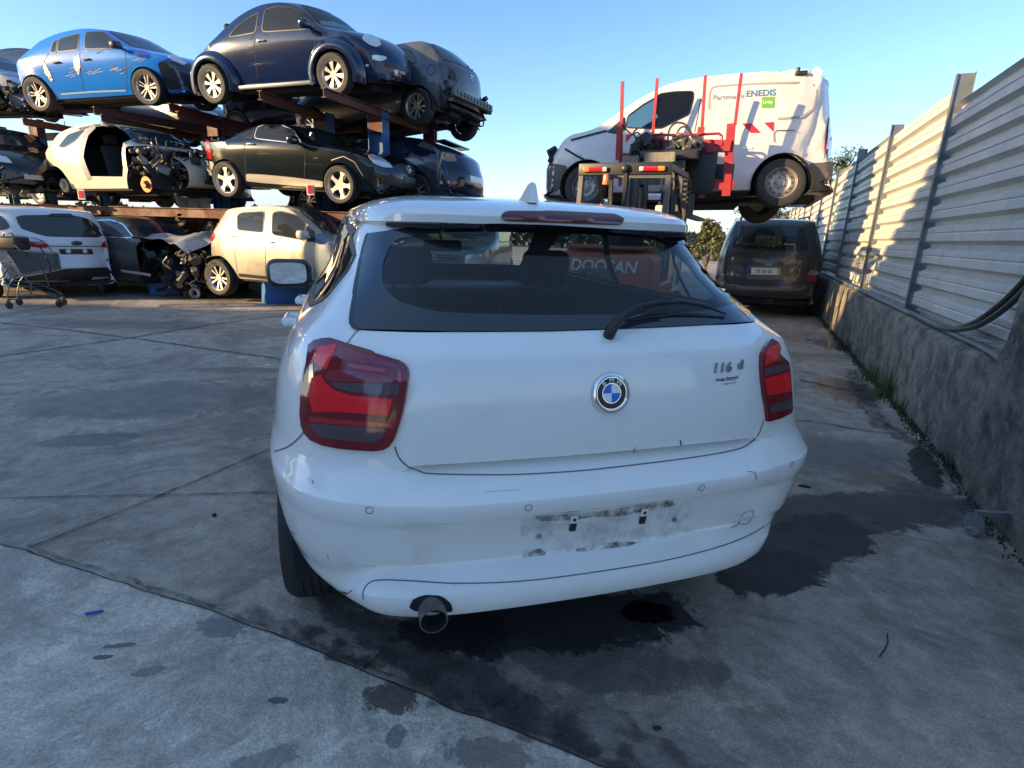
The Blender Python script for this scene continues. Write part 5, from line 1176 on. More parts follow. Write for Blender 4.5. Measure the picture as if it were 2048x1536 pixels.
bm_ = bmesh.new(); bmesh.ops.create_grid(bm_, x_segments=26, y_segments=16, size=1)
for v in bm_.verts:
    x, y = v.co.x, v.co.y; q = V((1.55 + x * .62, y * .72 - .05, 1.0 + .10 * math.cos(x * 1.6) - .22 * max(0, -y) ** 2 * (0.6 + .4 * x))); q += noise.noise_vector(q * 2.3) * .13 + noise.noise_vector(q * 6) * .03; v.co = q
bm_.verts.index_update(); hb = MB().add([v.co.copy() for v in bm_.verts], [tuple(v.index for v in f.verts) for f in bm_.faces]); bm_.free(); hb.build('bonnet', mat('crumpled_silver', (.40, .41, .42), .35, metal=.3, var=.2, vscale=4), c.root)
c.line('sill', [Z3([(690, 515), (780, 528), (860, 540)])], mat('sill_cream', (.5, .46, .36), .5), wd=.05, off=.01)

# ---- white estate, ground left
WH2 = paint('estate_white', (0.62, 0.64, 0.66), .25, damt=.15)
c = Veh('white_estate', 'white estate car seen from behind with empty black plate holder, far left', 'car', (-9.34, 10.75, 0, 140, 0, 0),
        [(-2.12, .28), (-2.24, .40), (-2.26, .56), (-2.20, .68), (-2.19, .80), (-2.20, .93), (-2.14, 1.04), (-2.0, 1.22), (-1.86, 1.40), (-1.72, 1.475), (-1.3, 1.50), (-.4, 1.51), (.3, 1.47), (.9, 1.17), (1.2, 1.0), (2.0, .8), (2.15, .5), (2.1, .28)],
        .22, .91, .98, 1.5, WH2, rear=(-1.36, .315), front=(1.3, .315), wr=.76, n=92, bow=.2)
c.px('rear_window', ZW([(185, 320), (260, 300), (560, 295), (880, 300), (1050, 345), (1140, 420), (1228, 505), (1225, 530), (1150, 562), (560, 552), (440, 520), (255, 460), (215, 400)]), DGL, .004)
c.px('side_window', ZW([(-60, 300), (10, 305), (80, 370), (120, 435), (70, 465), (-60, 485)]), DGL, .004)
t_ = c.px('tail_light', ZW([(0, 575), (100, 545), (250, 540), (420, 570), (510, 600), (590, 665), (540, 684), (380, 670), (130, 612), (40, 605)]), REDP, .012); c.px('lens', ZW([(135, 560), (280, 548), (440, 585), (490, 612), (380, 612), (240, 600), (140, 590)]), CLR, .015, parent=t_, skirt=.001)
t_ = c.px('tail_light', ZW([(1180, 672), (1230, 600), (1290, 560), (1345, 600), (1368, 680), (1280, 684)]), REDP, .012); c.px('lens', ZW([(1260, 590), (1295, 562), (1340, 605), (1280, 612)]), CLR, .015, parent=t_, skirt=.001)
c.px('plate_holder', ZW([(695, 698), (1082, 698), (1100, 758), (715, 760)]), BLK, .008, rnd_=0)
for q in ((805, 722), (1000, 722)): MB().cyl(c.near(*ZW([q])[0])[0], c.near(*ZW([q])[0])[0] + c.near(*ZW([q])[0])[1] * .014, .035, 14).build('plate_hole', WH2, c.root)
MB().lathe([(0, -.01), (.05, -.008), (.06, 0)], c.frame(*ZW([(905, 628)])[0], .006) @ Matrix.Diagonal((1.35, 1, .62, 1)), n=28).build('badge', mat('badge_dark', (.02, .03, .06), .2, coat=1), c.root)
c.line('panel_gap', [ZW([(590, 664), (900, 664), (1180, 668)]), ZW([(580, 680), (640, 760), (700, 780)])], wd=.012)
c.px('rear_bumper', ZW([(-40, 1060), (160, 1050), (540, 985), (780, 930), (1150, 915), (1400, 910), (1430, 960), (1425, 1080), (1300, 1110), (900, 1120), (500, 1120), (100, 1160), (-40, 1160)]), BLK, .012, 8)
c.px('high_brake_light', ZW([(575, 300), (600, 282), (830, 284), (865, 305), (860, 322), (580, 312)]), BLK, .012, 4)
c.finish(); c.wheels('steel', .80, r=.315, rim=.2); c.px('grip', ZW([(1250, 820), (1300, 822), (1298, 836), (1255, 836)]), BLK, .01, 3)

# ---- minivan beyond
MUD = paint('brown_grey_paint', (0.040, 0.040, 0.034), .35, dirt=(.12, .11, .09), damt=.4)
c = Veh('dark_minivan', 'dark brown-grey minivan seen from behind with scraped tailgate beside the fence', 'minivan', (5.41, 12.22, 0, 69, 0, -1.0),
        [(-2.10, .30), (-2.22, .42), (-2.22, .56), (-2.15, .64), (-2.12, .80), (-2.10, 1.04), (-2.02, 1.26), (-1.92, 1.52), (-1.82, 1.68), (-1.6, 1.75), (-.8, 1.78), (.2, 1.77), (.9, 1.62), (1.5, 1.2), (1.8, 1.05), (2.4, .85), (2.5, .5), (2.4, .3)],
        .24, .95, 1.08, 1.77, MUD, rear=(-1.45, .33), front=(1.45, .33), wr=.74, n=92, bow=.14)
RW = [(p.y, p.z) for p in c.trace(ZM([(428, 480), (440, 400), (470, 345), (760, 335), (1060, 345), (1250, 352), (1300, 430), (1305, 540), (1200, 535), (940, 520), (700, 512), (440, 505)]))]
c.cuts.append((RW, 'x', lambda q, n: q.x < -.5)); c.wscreen(1.22, 1.66, .66, .56, see=True)
g_ = c.px('rear_window', ZM([(335, 480), (350, 400), (420, 250), (470, 205), (900, 190), (1340, 215), (1400, 270), (1450, 520), (1380, 560), (1000, 545), (500, 520), (360, 505)]), SGL, .002, skirt=0)
c.pxpatch('window_tint', ZM([(335, 480), (350, 400), (420, 250), (470, 205), (900, 190), (1340, 215), (1400, 270), (1450, 520), (1380, 560), (1000, 545), (500, 520), (360, 505)]), DGL, off=.004, step=6, skirt=0, parent=g_, hole=rounded(ZM([(432, 478), (445, 400), (475, 350), (760, 342), (1060, 350), (1240, 358), (1290, 430), (1298, 530), (1200, 530), (940, 515), (700, 508), (445, 500)]), .15, 2))
for sd in (1, -1): c.win([(-1.85, 1.12), (-1.75, 1.52), (-.5, 1.62), (1.0, 1.5), (1.35, 1.12)], see=True, px=False, both=False) if False else None
c.hole([[(-.6, 1.14), (-.6, 1.58), (.9, 1.56), (1.3, 1.14)]]); c.finish(); c.lining(DINT); seats(c, (.5, -.6), .40, .52); c.wheels('steel', .82, r=.33, rim=.2)
for px_, m_ in (([(1405, 945), (1430, 850), (1470, 800), (1565, 812), (1570, 870), (1550, 955)], REDP),): c.px('tail_light', ZM(px_), m_, .012)
c.px('lens', ZM([(1438, 862), (1470, 805), (1562, 815), (1566, 870)]), mat('lens_dusty', (.3, .25, .23), .2, coat=1), .0145, 3, skirt=.001)
fr_ = c.pxpatch('plate_recess', rounded(ZM([(620, 740), (1145, 748), (1140, 900), (1090, 930), (650, 930), (612, 900)]), .15, 2), mat('plate_shelf', (.09, .095, .10), .4), off=.006, step=4)
c.px('number_plate', ZM([(645, 768), (1070, 775), (1068, 868), (642, 860)]), PLATE, .012, 4, rnd_=0); c.px('plate_band', ZM([(645, 770), (684, 770), (682, 858), (643, 858)]), BLUEP, .014, 3, rnd_=0, skirt=0); c.px('plate_band', ZM([(1030, 776), (1068, 777), (1066, 866), (1028, 865)]), YELP, .014, 3, rnd_=0, skirt=0)
text_obj('plate_text', '25 56 SL', .082, INK, c.frame(*ZM([(856, 820)])[0]), c.root, .0005, bevel=.001, conform=conf(c, .0165), sx=1.0)
for q in ([(370, 745), (440, 740), (520, 745), (590, 755), (590, 825), (520, 820), (380, 800)],): c.px('scrape', ZM(q), mat('scrape_blue', (.10, .11, .13), .6, var=.6, vscale=14), .005, 4)
SCP = grime('scrape_pale', (.42, .34, .26), .47, .56, 9, .95, (1, 1, 1)); c.px('scrape', ZM([(1130, 660), (1350, 670), (1340, 800), (1300, 930), (1220, 1000), (1130, 1000), (1150, 860), (1170, 760)]), SCP, .006, 4, skirt=0)
c.line('panel_gap', [ZM([(250, 560), (330, 900), (420, 1020), (900, 1045), (1340, 1050), (1390, 1010), (1400, 940), (1440, 780), (1490, 560)])], wd=.012)
c.line('bumper_trim', [ZM([(480, 1035), (900, 1058), (1340, 1062), (1400, 1020)])], mat('trim_worn', (.13, .13, .125), .5), wd=.05, off=.01); c.line('bumper_trim', [ZM([(540, 1125), (900, 1150), (1400, 1165)])], mat('trim_worn', (.13, .13, .125), .5), wd=.025, off=.01)
MB().lathe([(.055, 0), (.062, -.006), (.07, 0)], c.frame(*ZM([(885, 615)])[0], .006) @ Matrix.Diagonal((1.35, 1, .72, 1)), n=28).build('badge', mat('badge_dull', (.14, .14, .14), .4, metal=.5), c.root)
for sd in (1, -1): MB().tube([(-1.55, sd * .58, 1.76), (-1.45, sd * .58, 1.80), (.3, sd * .58, 1.83), (.45, sd * .58, 1.78)], .018, 8).build('roof_rail', BLK, c.root)
c.px('rear_bumper', ZM([(520, 1180), (900, 1190), (1420, 1190), (1400, 1300), (900, 1330), (560, 1300)]), BLK, .01, 8)

# ---- white van on the forklift
VANW = paint('van_white', (0.60, 0.57, 0.56), .35, dirt=(.40, .35, .28), damt=.35)
def vdent(p):
    q = p.copy(); n = noise.noise_vector(V((p.x * 9, p.z * 9, p.y * 2 + 3)))
    a = sm(-.9, -1.6, p.x) * sm(1.60, 1.80, p.z); q += n * .095 * a * (1 if p.y > .2 else .3)
    b = math.exp(-((p.x + 1.70) ** 2 + (p.z - .80) ** 2) / .10) * (1 if p.y > .5 else 0); q.y -= b * .07; q += noise.noise_vector(p * 7) * .05 * b
    d = sm(1.5, 2.0, p.x) * sm(.5, .9, p.z) * (1 if p.y > -.2 else .4); q += noise.noise_vector(p * 4.5) * .07 * d
    return q
c = Veh('white_van', 'dented white delivery van lifted high on the forklift, front to the left', 'van', (2.60, 9.47, 1.70, 166, 1.9, 6),
        [(-2.06, .30), (-2.18, .42), (-2.20, .60), (-2.16, .80), (-2.10, 1.2), (-2.04, 1.6), (-1.98, 1.78), (-1.85, 1.85), (-1.5, 1.875), (-.86, 1.88), (-.26, 1.865), (.2, 1.81), (.5, 1.715), (.87, 1.53), (1.23, 1.30), (1.42, 1.19), (1.72, 1.13), (1.98, .98), (2.12, .78), (2.16, .52), (2.12, .30), (2.0, .22)],
        .22, .92, 1.12, 1.86, VANW, rear=(-1.39, .32), front=(1.39, .32), wr=.86, n=110, arch=.40, bow=.16)
VW = [(592, 396), (602, 328), (690, 262), (750, 228), (792, 198), (880, 186), (985, 184), (985, 225), (962, 318), (900, 348), (800, 400), (690, 400)]
vw = c.win(Z4(VW), see=True, m=glass('van_glass', (.72, .8, .8), .02, .3), both=True); c.wscreen(1.22, 1.74, .74, .66, see=True)
c.px('quarter_glass', Z4([(478, 424), (585, 330), (592, 405), (560, 432), (520, 432)]), DGL, .006)
c.finish(dent=vdent, smoothang=50); c.lining(DINT, .03)
c.wheels('steel', .80, r=.335, rim=.205, m=mat('steel_wheel', (.30, .28, .26), .5, metal=.5, var=.4, vscale=9))
seats(c, (.15,), .42, .48); MB().rbox((.95, 0, .92), (.35, 1.5, .25), .06).build('dashboard', BLK, c.root)
MB().rbox((-.45, 0, 1.1), (.03, 1.5, 1.2), .01).build('bulkhead', mat('bulkhead_grey', (.05, .055, .06), .7), c.root)
PLG = mat('grey_bumper_plastic', (.085, .082, .075), .6, var=.15, dirt=(.2, .18, .14), damt=.4)
c.px('rear_bumper', ZV([(1330, 955), (1480, 945), (1570, 935), (1600, 1010), (1612, 1110), (1590, 1220), (1540, 1280), (1330, 1230), (1348, 1100)]), PLG, .01, 6)
c.px('front_bumper', Z4([(132, 640), (150, 600), (250, 620), (215, 750), (150, 780), (132, 760)]), PLG, .01, 6)
c.px('tail_light', ZV([(1520, 488), (1582, 484), (1578, 700), (1562, 810), (1492, 815), (1512, 600)]), RED2, .012); c.px('reverse_light', ZV([(1512, 820), (1568, 815), (1562, 915), (1508, 918)]), CLR, .012)
c.line('panel_recess', [ZV([(300, 400), (302, 250), (330, 180), (400, 165), (800, 140), (1200, 128), (1340, 130), (1400, 180), (1405, 240), (1370, 400), (1250, 480), (1000, 500)])], mat('seam_shade', (.30, .28, .26), .6), wd=.028, off=.003)
c.line('panel_gap', [ZV([(1492, 60), (1515, 260), (1520, 480), (1490, 820), (1470, 930)]), ZV([(215, 280), (190, 420), (150, 640)]), ZV([(965, 740), (960, 650), (985, 620), (1180, 618)])], wd=.01)
RDV = mat('chevron_red', (.55, .02, .03), .4); WHV = mat('sticker_white', (.78, .76, .74), .4)
for q in ([(635, 548), (730, 546), (828, 645), (725, 645)], [(860, 540), (962, 533), (955, 632)], [(515, 560), (560, 600), (512, 660)]): c.px('chevron', ZV(q), RDV, .004, 4, rnd_=0, skirt=0)
for q in ([(592, 440), (638, 430), (590, 485)], [(690, 426), (760, 420), (712, 478), (640, 482)], [(785, 425), (808, 420), (800, 440)]): c.px('chevron', Z4(q), RDV, .004, 4, rnd_=0, skirt=0)
TXG = mat('lettering_grey', (.14, .17, .20), .5); TXB = mat('lettering_blue', (.05, .16, .30), .5); GRN = mat('label_green', (.12, .36, .03), .5)
text_obj('lettering', 'Partenaire', .100, TXG, c.frame(*ZV([(498, 278)])[0]) @ Matrix.Rotation(R(0), 4, 'Y'), c.root, .0005, conform=conf(c, .004), sx=1.02)
text_obj('lettering', 'ENEDIS', .125, TXB, c.frame(*ZV([(828, 240)])[0]), c.root, .0005, conform=conf(c, .004), sx=.98, bevel=.002)
c.px('green_label', ZV([(840, 278), (972, 274), (965, 388), (833, 390)]), GRN, .004, 4, rnd_=.05, skirt=0)
text_obj('lettering', 'Linky', .062, WHV, c.frame(*ZV([(900, 332)])[0]), c.root, .0005, conform=conf(c, .0075), bevel=.001)
bb = c.near(*ZV([(1235, 62)])[0])[0]; MB().rbox(bb + V((0, 0, .03)), (.16, .10, .06), .02).cyl(bb + V((.03, 0, .03)), bb + V((.04, 0, .11)), .025, 10).build('roof_beacon', BLK, c.root)
MB().rbox((-2.14, -.4, .95), (.04, .05, .16), .01).build('door_hinge', BLK, c.root); c.mirror(1.05, 1.12, 1, BLK, (.12, .10, .2)) if False else None
junk(c.root, 'torn_front', JNK, (1.96, .5, .82), (.14, .4, .22), 12, 31); c.line('wing_gap', [Z4([(270, 470), (380, 440), (480, 415)]), Z4([(235, 520), (300, 560), (350, 585)])], wd=.03, off=.01)
c.line('side_rub_strip', [ZV([(635, 800), (740, 798)])], WHV, wd=.035, off=.012)

# ---- off-road car in front of the hatchback, seen through its glass
GRC = paint('green_grey_paint', (0.030, 0.055, 0.052), .3, damt=.25)
c = Veh('green_offroader', 'dark green off-road car facing us, seen through the rear glass of the white car', 'car', (-1.12, 11.6, 0, -96, 0, 0),
        [(-2.15, .45), (-2.25, .8), (-2.2, 1.1), (-2.05, 1.6), (-1.9, 1.78), (-1.6, 1.84), (0, 1.87), (.55, 1.80), (.85, 1.52), (1.08, 1.26), (1.3, 1.18), (1.9, 1.10), (2.22, 1.0), (2.30, .84), (2.33, .6), (2.3, .45), (2.2, .38)],
        .36, .90, 1.12, 1.86, GRC, rear=(-1.3, .37), front=(1.4, .37), wr=.80, n=80, arch=.42, bow=.14)
c.wscreen(1.28, 1.74, .72, .62); c.win([(-1.8, 1.16), (-1.7, 1.62), (.5, 1.64), (.85, 1.16)], px=False); c.finish(); c.wheels('multi', .80, r=.37, rim=.22)
for sd in (1, -1):
    h_ = c.axpatch('headlight', rounded([(sd * .50, .78), (sd * .50, .96), (sd * .80, .98), (sd * .82, .80)], .15, 2), CLR, 'front', .012, .06)
gr = MB()
for k in range(5): gr.rbox((2.30, 0, .78 + k * .045), (.06, .86, .02), .006, 1)
gr.build('grille', mat('grille_grey', (.12, .14, .14), .4, metal=.4), c.root)
for k, (a, b) in enumerate(((0, .035), (-.03, -.018), (.03, -.018))):
    MB().prism([(0, .033), (.019, 0), (0, -.033), (-.019, 0)], .012, Matrix.Translation((2.345, a, .90 + b)) @ Matrix.Rotation(R(90), 4, 'Z') @ Matrix.Rotation(R(-120 * k), 4, 'Y')).build('diamond_badge', CHR, c.root)
text_obj('grille_badge', 'DI-D', .06, CHR, Matrix.Translation((2.36, .30, .82)) @ Matrix.Rotation(R(90), 4, 'Z'), c.root, .003)
c.axpatch('front_bumper', [(-.85, .42), (-.85, .62), (.85, .62), (.85, .42)], BLK, 'front', .03, .12)

# ---- partly hidden wrecks at the left edge and in the back row
SLV = paint('dull_silver_paint', (.22, .25, .29), .35, damt=.3)
HT = [(-1.86, .28), (-1.97, .45), (-1.95, .70), (-1.85, .92), (-1.6, 1.08), (-1.3, 1.28), (-1.0, 1.40), (-.4, 1.46), (.25, 1.43), (.6, 1.32), (.9, 1.12), (1.15, 1.0), (1.6, .92), (1.95, .74), (2.08, .55), (2.08, .35), (1.95, .22)]
def filler(name, label, pose, m, style, jk=None, group=None):
    c = Veh(name, label, 'car', pose, HT, .22, .87, .95, 1.46, m, wr=.76, n=70, group=group)
    c.wscreen(1.06, 1.38, .62, .52); c.wscreen(1.12, 1.36, .56, .46, 'rear', name='rear_window'); c.win([(-1.25, 1.02), (-1.05, 1.26), (.1, 1.36), (.45, 1.28), (.85, 1.02)], px=False); c.finish()
    for sd in (1, -1): c.axpatch('headlight', rounded([(sd * .50, .66), (sd * .52, .78), (sd * .78, .82), (sd * .80, .70)], .15, 2), CLR, 'front', .012, .06)
    if style: c.wheels(style, .79)
    if jk: junk(c.root, 'torn_parts', JNK, *jk)
    return c
filler('silver_wreck', 'silver wreck with torn front at the left picture edge, top rack level', (-12.35, 13.9, 3.40, -12, 0, 4), SLV, None, ((1.7, -.5, .45), (.9, .9, .6), 90, 41))
filler('black_wreck', 'black car partly hidden behind the silver wreck at the top left', (-12.4, 15.9, 3.95, -14, 0, 0), BLKP, 'steel')
c = filler('dark_front_wreck', 'black car with a round projector headlight at the left edge, middle rack level', (-11.25, 12.4, 1.66, -24, 0, 3), BLKP, None, ((1.8, -.3, .35), (.5, 1.2, .4), 60, 42))
c.px('number_plate', Z1([(195, 1425), (350, 1440), (350, 1475), (200, 1465)]), mat('plate_dusty', (.35, .33, .28), .5), .02, 4, rnd_=0)
filler('back_row_car', 'dark car with pale steel wheels deep in the rack behind the black roadster', (-5.15, 14.3, 3.30, -18, 0, 5), BLKP, 'steel').wheels('steel', .80, m=mat('cream_steel_wheel', (.62, .56, .42), .45, var=.1), which=((0, -1), (1, -1)))
filler('back_row_car', 'dark wreck deep in the rack above the cream shell', (-9.0, 15.6, 3.15, -18, 0, 3), GRP, 'multi', ((1.8, -.4, .3), (.5, 1.0, .5), 40, 43))
filler('back_row_car', 'dark car deep in the rack behind the gunmetal coupe', (-9.6, 15.2, 0.0, -18, 0, 0), GRP, 'steel')
filler('back_row_car', 'dark car deep in the rack behind the silver hatchback', (-5.2, 13.6, 0.0, -18, 0, 0), BLKP, 'steel')
filler('back_row_car', 'dark car deep in the middle rack level behind the cream shell', (-9.0, 15.0, 1.66, -18, 0, 2), BLKP, 'steel')

filler('back_row_car', 'dark car deep in the middle rack level behind the black roadster', (-3.0, 15.3, 1.60, -18, 0, 2), BLKP, 'steel')
filler('back_row_car', 'dark car farthest back on the ground behind the silver hatchback roof', (-2.2, 16.6, 0.0, -18, 0, 0), GRP, 'steel')
filler('back_row_car', 'dark car deep in the middle rack level at the far left', (-13.6, 16.4, 1.66, -18, 0, 2), GRP, 'steel')
# ================================================================== STORAGE RACK
RUST = mat('rack_red_oxide', (0.085, 0.022, 0.014), .6, var=.3, vscale=5, dirt=(.08, .035, .022), dscale=3, damt=.6)
RBLUE = mat('rack_blue', (0.025, 0.10, 0.26), .5, var=.2, vscale=4, dirt=(.09, .06, .05), dscale=2, damt=.4)
rk = empty('storage_rack', (-6, 12, 0)); tag(rk, 'steel car rack with blue uprights and rust-red beams holding the stacked cars', 'rack')
ri = Matrix.Translation(-rk.location)
RH = V((.95, -.312, 0)); RD_ = V((.30, .954, 0))     # along the cars, and away from the yard
def rp(x, y, z): return ri @ V((x, y, z))
ups = []
def upright(x, y, h, m=RBLUE, w_=.15):
    mb = MB(); mb.ibeam(rp(x, y, 0), rp(x, y, h), w_, w_ * 1.2, .014, upv=RH); mb.box(rp(x, y, .012), (.3, .3, .024)); mb.build('upright', m, rk, smooth=False)
def rbeam(a, b, w_=.09, h=.16, m=RUST): MB().ibeam(rp(*a), rp(*b), w_, h, .012).build('beam', m, rk, smooth=False)
def plate(x, y, z):
    MB().box(rp(x, y, z) , (.26, .05, .34), Matrix((RH, RD_, V((0, 0, 1)))).transposed()).box(rp(x, y, z) - RD_ * .1, (.26, .05, .34), Matrix((RH, RD_, V((0, 0, 1)))).transposed()).build('bracket', RUST, rk, smooth=False)
def arm(p0, p1, L0=.30, L1=2.9, z=3.33):
    d = V((p1[0] - p0[0], p1[1] - p0[1], 0)).normalized(); a = V((p0[0], p0[1], z)) + d * L0; b = V((p0[0], p0[1], z)) + d * L1; rbeam(a, b, .09, .14)
# top level beams reaching back below the cars
arm((-4.28, 9.36), (-3.76, 11.44)); arm((-3.17, 9.04), (-1.91, 12.52), L1=3.8)
arm((-8.35, 11.17), (-7.01, 13.26), L1=2.9); arm((-6.5, 10.6), (-5.9, 12.7), L1=3.4)
for (x, y) in ((-2.62, 10.95), (-3.78, 11.42)): upright(x, y, 3.42, w_=.25); plate(x, y, 3.20); plate(x, y, 1.45)
for (x, y) in ((-6.15, 12.0), (-6.95, 13.3), (-1.9, 12.6), (-9.8, 13.6), (-10.6, 13.0), (-12.5, 14.2)): upright(x, y, 3.38); plate(x, y, 3.18); plate(x, y, 1.45)
# long beams along each level
for (off, z) in ((0.0, 1.50), (1.7, 1.50), (2.1, 3.28)):
    a = V((-4.0, 10.05, 0)) + RD_ * off; rbeam(a - RH * 9.5 + V((0, 0, z)), a + RH * (1.35 if z < 2 else .6) + V((0, 0, z)), .09, .17)
for (s0, z) in ((1.2, 1.42), (-.9, 1.42), (-2.6, 1.42), (-4.6, 1.42), (-6.6, 1.42), (-2.3, 3.18), (-4.2, 3.18), (-6.4, 3.18)):
    a = V((-4.0, 10.0, 0)) + RH * s0; rbeam(a + V((0, 0, z)), a + RD_ * 4.5 + V((0, 0, z)), .08, .13)
for s0 in (1.25, -1.75, -2.9, -5.9, -7.4):
    p = V((-4.0, 10.2, 0)) + RH * s0 + RD_ * .45; upright(p.x, p.y, 1.5, RUST, .14)
    for q in (-1, 1): MB().beam(rp(p.x, p.y, 1.02), ri @ (p + RH * .38 * q + V((0, 0, 1.42))), .05, .07).build('brace', RUST, rk, smooth=False)
REFL = mat('reflector_red', (.5, .03, .03), .3); REFW = mat('reflector_white', (.7, .66, .6), .5)
for px, py in ((163, 389), (621, 379)):
    c0 = aty(px, py, 10.35 if px < 300 else 9.4); rl = MB().box(ri @ c0, (.12, .02, .17)).build('reflector', REFW, rk, smooth=False); MB().box(ri @ (c0 + V((0, -.012, 0))), (.08, .01, .13)).build('reflector_face', REFL, rl, smooth=False)
c0 = aty(390, 430, 11.6); cb = bmesh.new(); bmesh.ops.create_grid(cb, x_segments=14, y_segments=14, size=1)
for v in cb.verts: x, y = v.co.x, v.co.y; v.co = V((x * .30 * (1 - .35 * y), .08 * math.sin(x * 11) * (.6 + .4 * y), y * -.34)) + noise.noise_vector(v.co * 4) * .05
cb.verts.index_update(); o = MB().add([v.co.copy() for v in cb.verts], [tuple(v.index for v in f.verts) for f in cb.faces]).build('hanging_sheet', mat('pale_film', (.36, .35, .33), .5)); cb.free(); o.location = c0; tag(o, 'crumpled pale plastic sheet hanging from the rack above the gunmetal coupe', 'sheet')

# blue boxes carrying the ground cars
CB = mat('crate_blue', (0.035, 0.13, 0.33), .5, var=.15, dirt=(.1, .1, .1), damt=.3)
def crate(px, py, w_, d_, h, rz, label):
    p = onz(px, py); e = empty('blue_crate', p, (0, 0, R(rz))); tag(e, label, 'crate', 'blue crates under the ground cars')
    mb = MB(); t = .02
    for (c_, s_) in (((w_ / 2, t / 2, h / 2), (w_, t, h)), ((w_ / 2, d_ - t / 2, h / 2), (w_, t, h)), ((t / 2, d_ / 2, h / 2), (t, d_ - 2 * t, h)), ((w_ - t / 2, d_ / 2, h / 2), (t, d_ - 2 * t, h)), ((w_ / 2, d_ / 2, t / 2), (w_ - 2 * t, d_ - 2 * t, t))): mb.box(c_, s_)
    mb.build('shell', CB, e, smooth=False); r_ = MB()
    r_.box((w_ / 2, -.008, h - .03), (w_ + .03, .014, .05)); r_.box((-.008, d_ / 2, h - .03), (.014, d_, .05)); r_.box((w_ / 2, d_ / 2, h + .008), (w_ + .02, d_ + .02, .014))
    r_.build('lid_rim', CB, e, smooth=False); return e
crate(300, 589, .62, .42, .36, 32, 'blue plastic crate under the nose of the gunmetal coupe')
crate(533, 609, .75, .36, .40, 36, 'blue plastic crate under the silver hatchback')
# loose parts on the ground
e = empty('scrap_heap', onz(385, 596)); tag(e, 'rusty torn suspension parts lying between blue crate and silver hatchback', 'scrap parts'); junk(e, 'scrap', mat('rust_part', (.12, .075, .045), .7, metal=.3, var=.5, vscale=10), (0, .25, .14), (.9, .5, .30), 46, 55)
MB().lathe([(.05, 0), (.10, .01), (.10, .05), (.05, .06)], Matrix.Translation((.1, -.1, .1)), n=20).build('hub', STEEL, e)

# ================================================================== SHOPPING CART
WIRE = mat('trolley_wire', (.16, .16, .15), .45, metal=.6, var=.2)
w0, w1, w2, w3 = onz(20, 618), onz(53, 610), onz(117, 616), onz(130, 611)
ct = empty('shopping_trolley', w0); tag(ct, 'wire shopping trolley with grey basket standing before the white estate', 'trolley'); cti = -w0
def T_(p, dz=0): return V(p) + cti + V((0, 0, dz))
fx = (w2 - w0); fx.z = 0; fl = fx.length; fx.normalize(); fy = V((-fx.y, fx.x, 0)); cx = lambda a, b, z: fx * a + fy * b + V((0, 0, z))
ch = MB(); W_ = .42
for b in (0, W_):
    ch.tube([cx(0, b, .12), cx(0, b, .20), cx(.05, b, .36), cx(.16, b, .50), cx(.10, b, .62)], .009, 6); ch.tube([cx(0, b, .14), cx(fl * .6, b * .9 + .02, .15), cx(fl, b * .7 + .06, .13)], .009, 6)
    ch.tube([cx(0, b, .21), cx(fl * .55, b * .9 + .02, .21), cx(fl * .98, b * .7 + .06, .16)], .006, 6); ch.tube([cx(-.02, b, .38), cx(.3, b, .32), cx(fl * .98, b * .7 + .06, .18)], .008, 6)
for k in range(6): ch.tube([cx(fl * k / 5, .01, .14), cx(fl * k / 5, W_ - .01, .14)], .006, 5)
ch.tube([cx(.22, 0, .5), cx(.30, 0, .36), cx(.28, 0, .2)], .012, 6); ch.build('frame', WIRE, ct)
bs = MB(); x0_, x1_, zb0, zb1, zt0, zt1 = .08, fl * 1.05, .46, .56, .86, .80
def bpt(s_, b, t): # s along, b 0/1 side, t height
    lo = lerp(zb0, zb1, s_); hi = lerp(zt0, zt1, s_); return cx(lerp(x0_ + .0 - .14 * t, x1_, s_), lerp(0, W_, b) * lerp(1, .85, s_) + .03 * s_, lerp(lo, hi, t))
for b in (0, 1):
    for k in range(27): bs.tube([bpt(k / 26, b, 0), bpt(k / 26, b, 1)], .0035, 4)
    for t in (0, .33, .66, 1): bs.tube([bpt(0, b, t), bpt(1, b, t)], .006 if t in (0, 1) else .004, 5)
for k in range(12):
    for s_ in (0, 1): bs.tube([bpt(s_, k / 11, 0), bpt(s_, k / 11, 1)], .0035, 4)
for t in (0, .5, 1):
    for s_ in (0, 1): bs.tube([bpt(s_, 0, t), bpt(s_, 1, t)], .005, 5)
for k in range(12): bs.tube([bpt(0, k / 11, 0), bpt(1, k / 11, 0)], .0035, 4)
bs.build('basket', WIRE, ct)
MB().add([bpt(.05, .97, .05), bpt(.98, .97, .05), bpt(.98, .97, .95), bpt(.05, .97, .95), bpt(.05, .93, .05), bpt(.98, .93, .05), bpt(.98, .93, .95), bpt(.05, .93, .95)], [(0, 1, 2, 3), (7, 6, 5, 4), (0, 4, 5, 1), (1, 5, 6, 2), (2, 6, 7, 3), (3, 7, 4, 0)]).build('side_panel', mat('trolley_panel', (.14, .15, .14), .5), ct, smooth=False)
for a, b in ((0, 0), (0, W_), (fl, .07), (fl, W_ * .75)):
    wh_ = MB().lathe([(0, -.012), (.05, -.012), (.055, 0), (.05, .012), (0, .012)], Matrix.Translation(cx(a, b, .055)), n=16).build('caster', BLK, ct); MB().rbox(cx(a, b, .10), (.03, .04, .06), .006).build('fork', WIRE, wh_)
bt = empty('jump_starter', w0 + cx(.10, .18, .885)); tag(bt, 'black battery booster box lying on top of the trolley basket', 'battery box'); MB().rbox((.0, 0, .06), (.42, .26, .19), .04, 3).build('case', BLK, bt); MB().tube([(-.08, 0, .15), (-.06, 0, .2), (.06, 0, .2), (.08, 0, .15)], .012, 8).build('handle', BLK, bt)
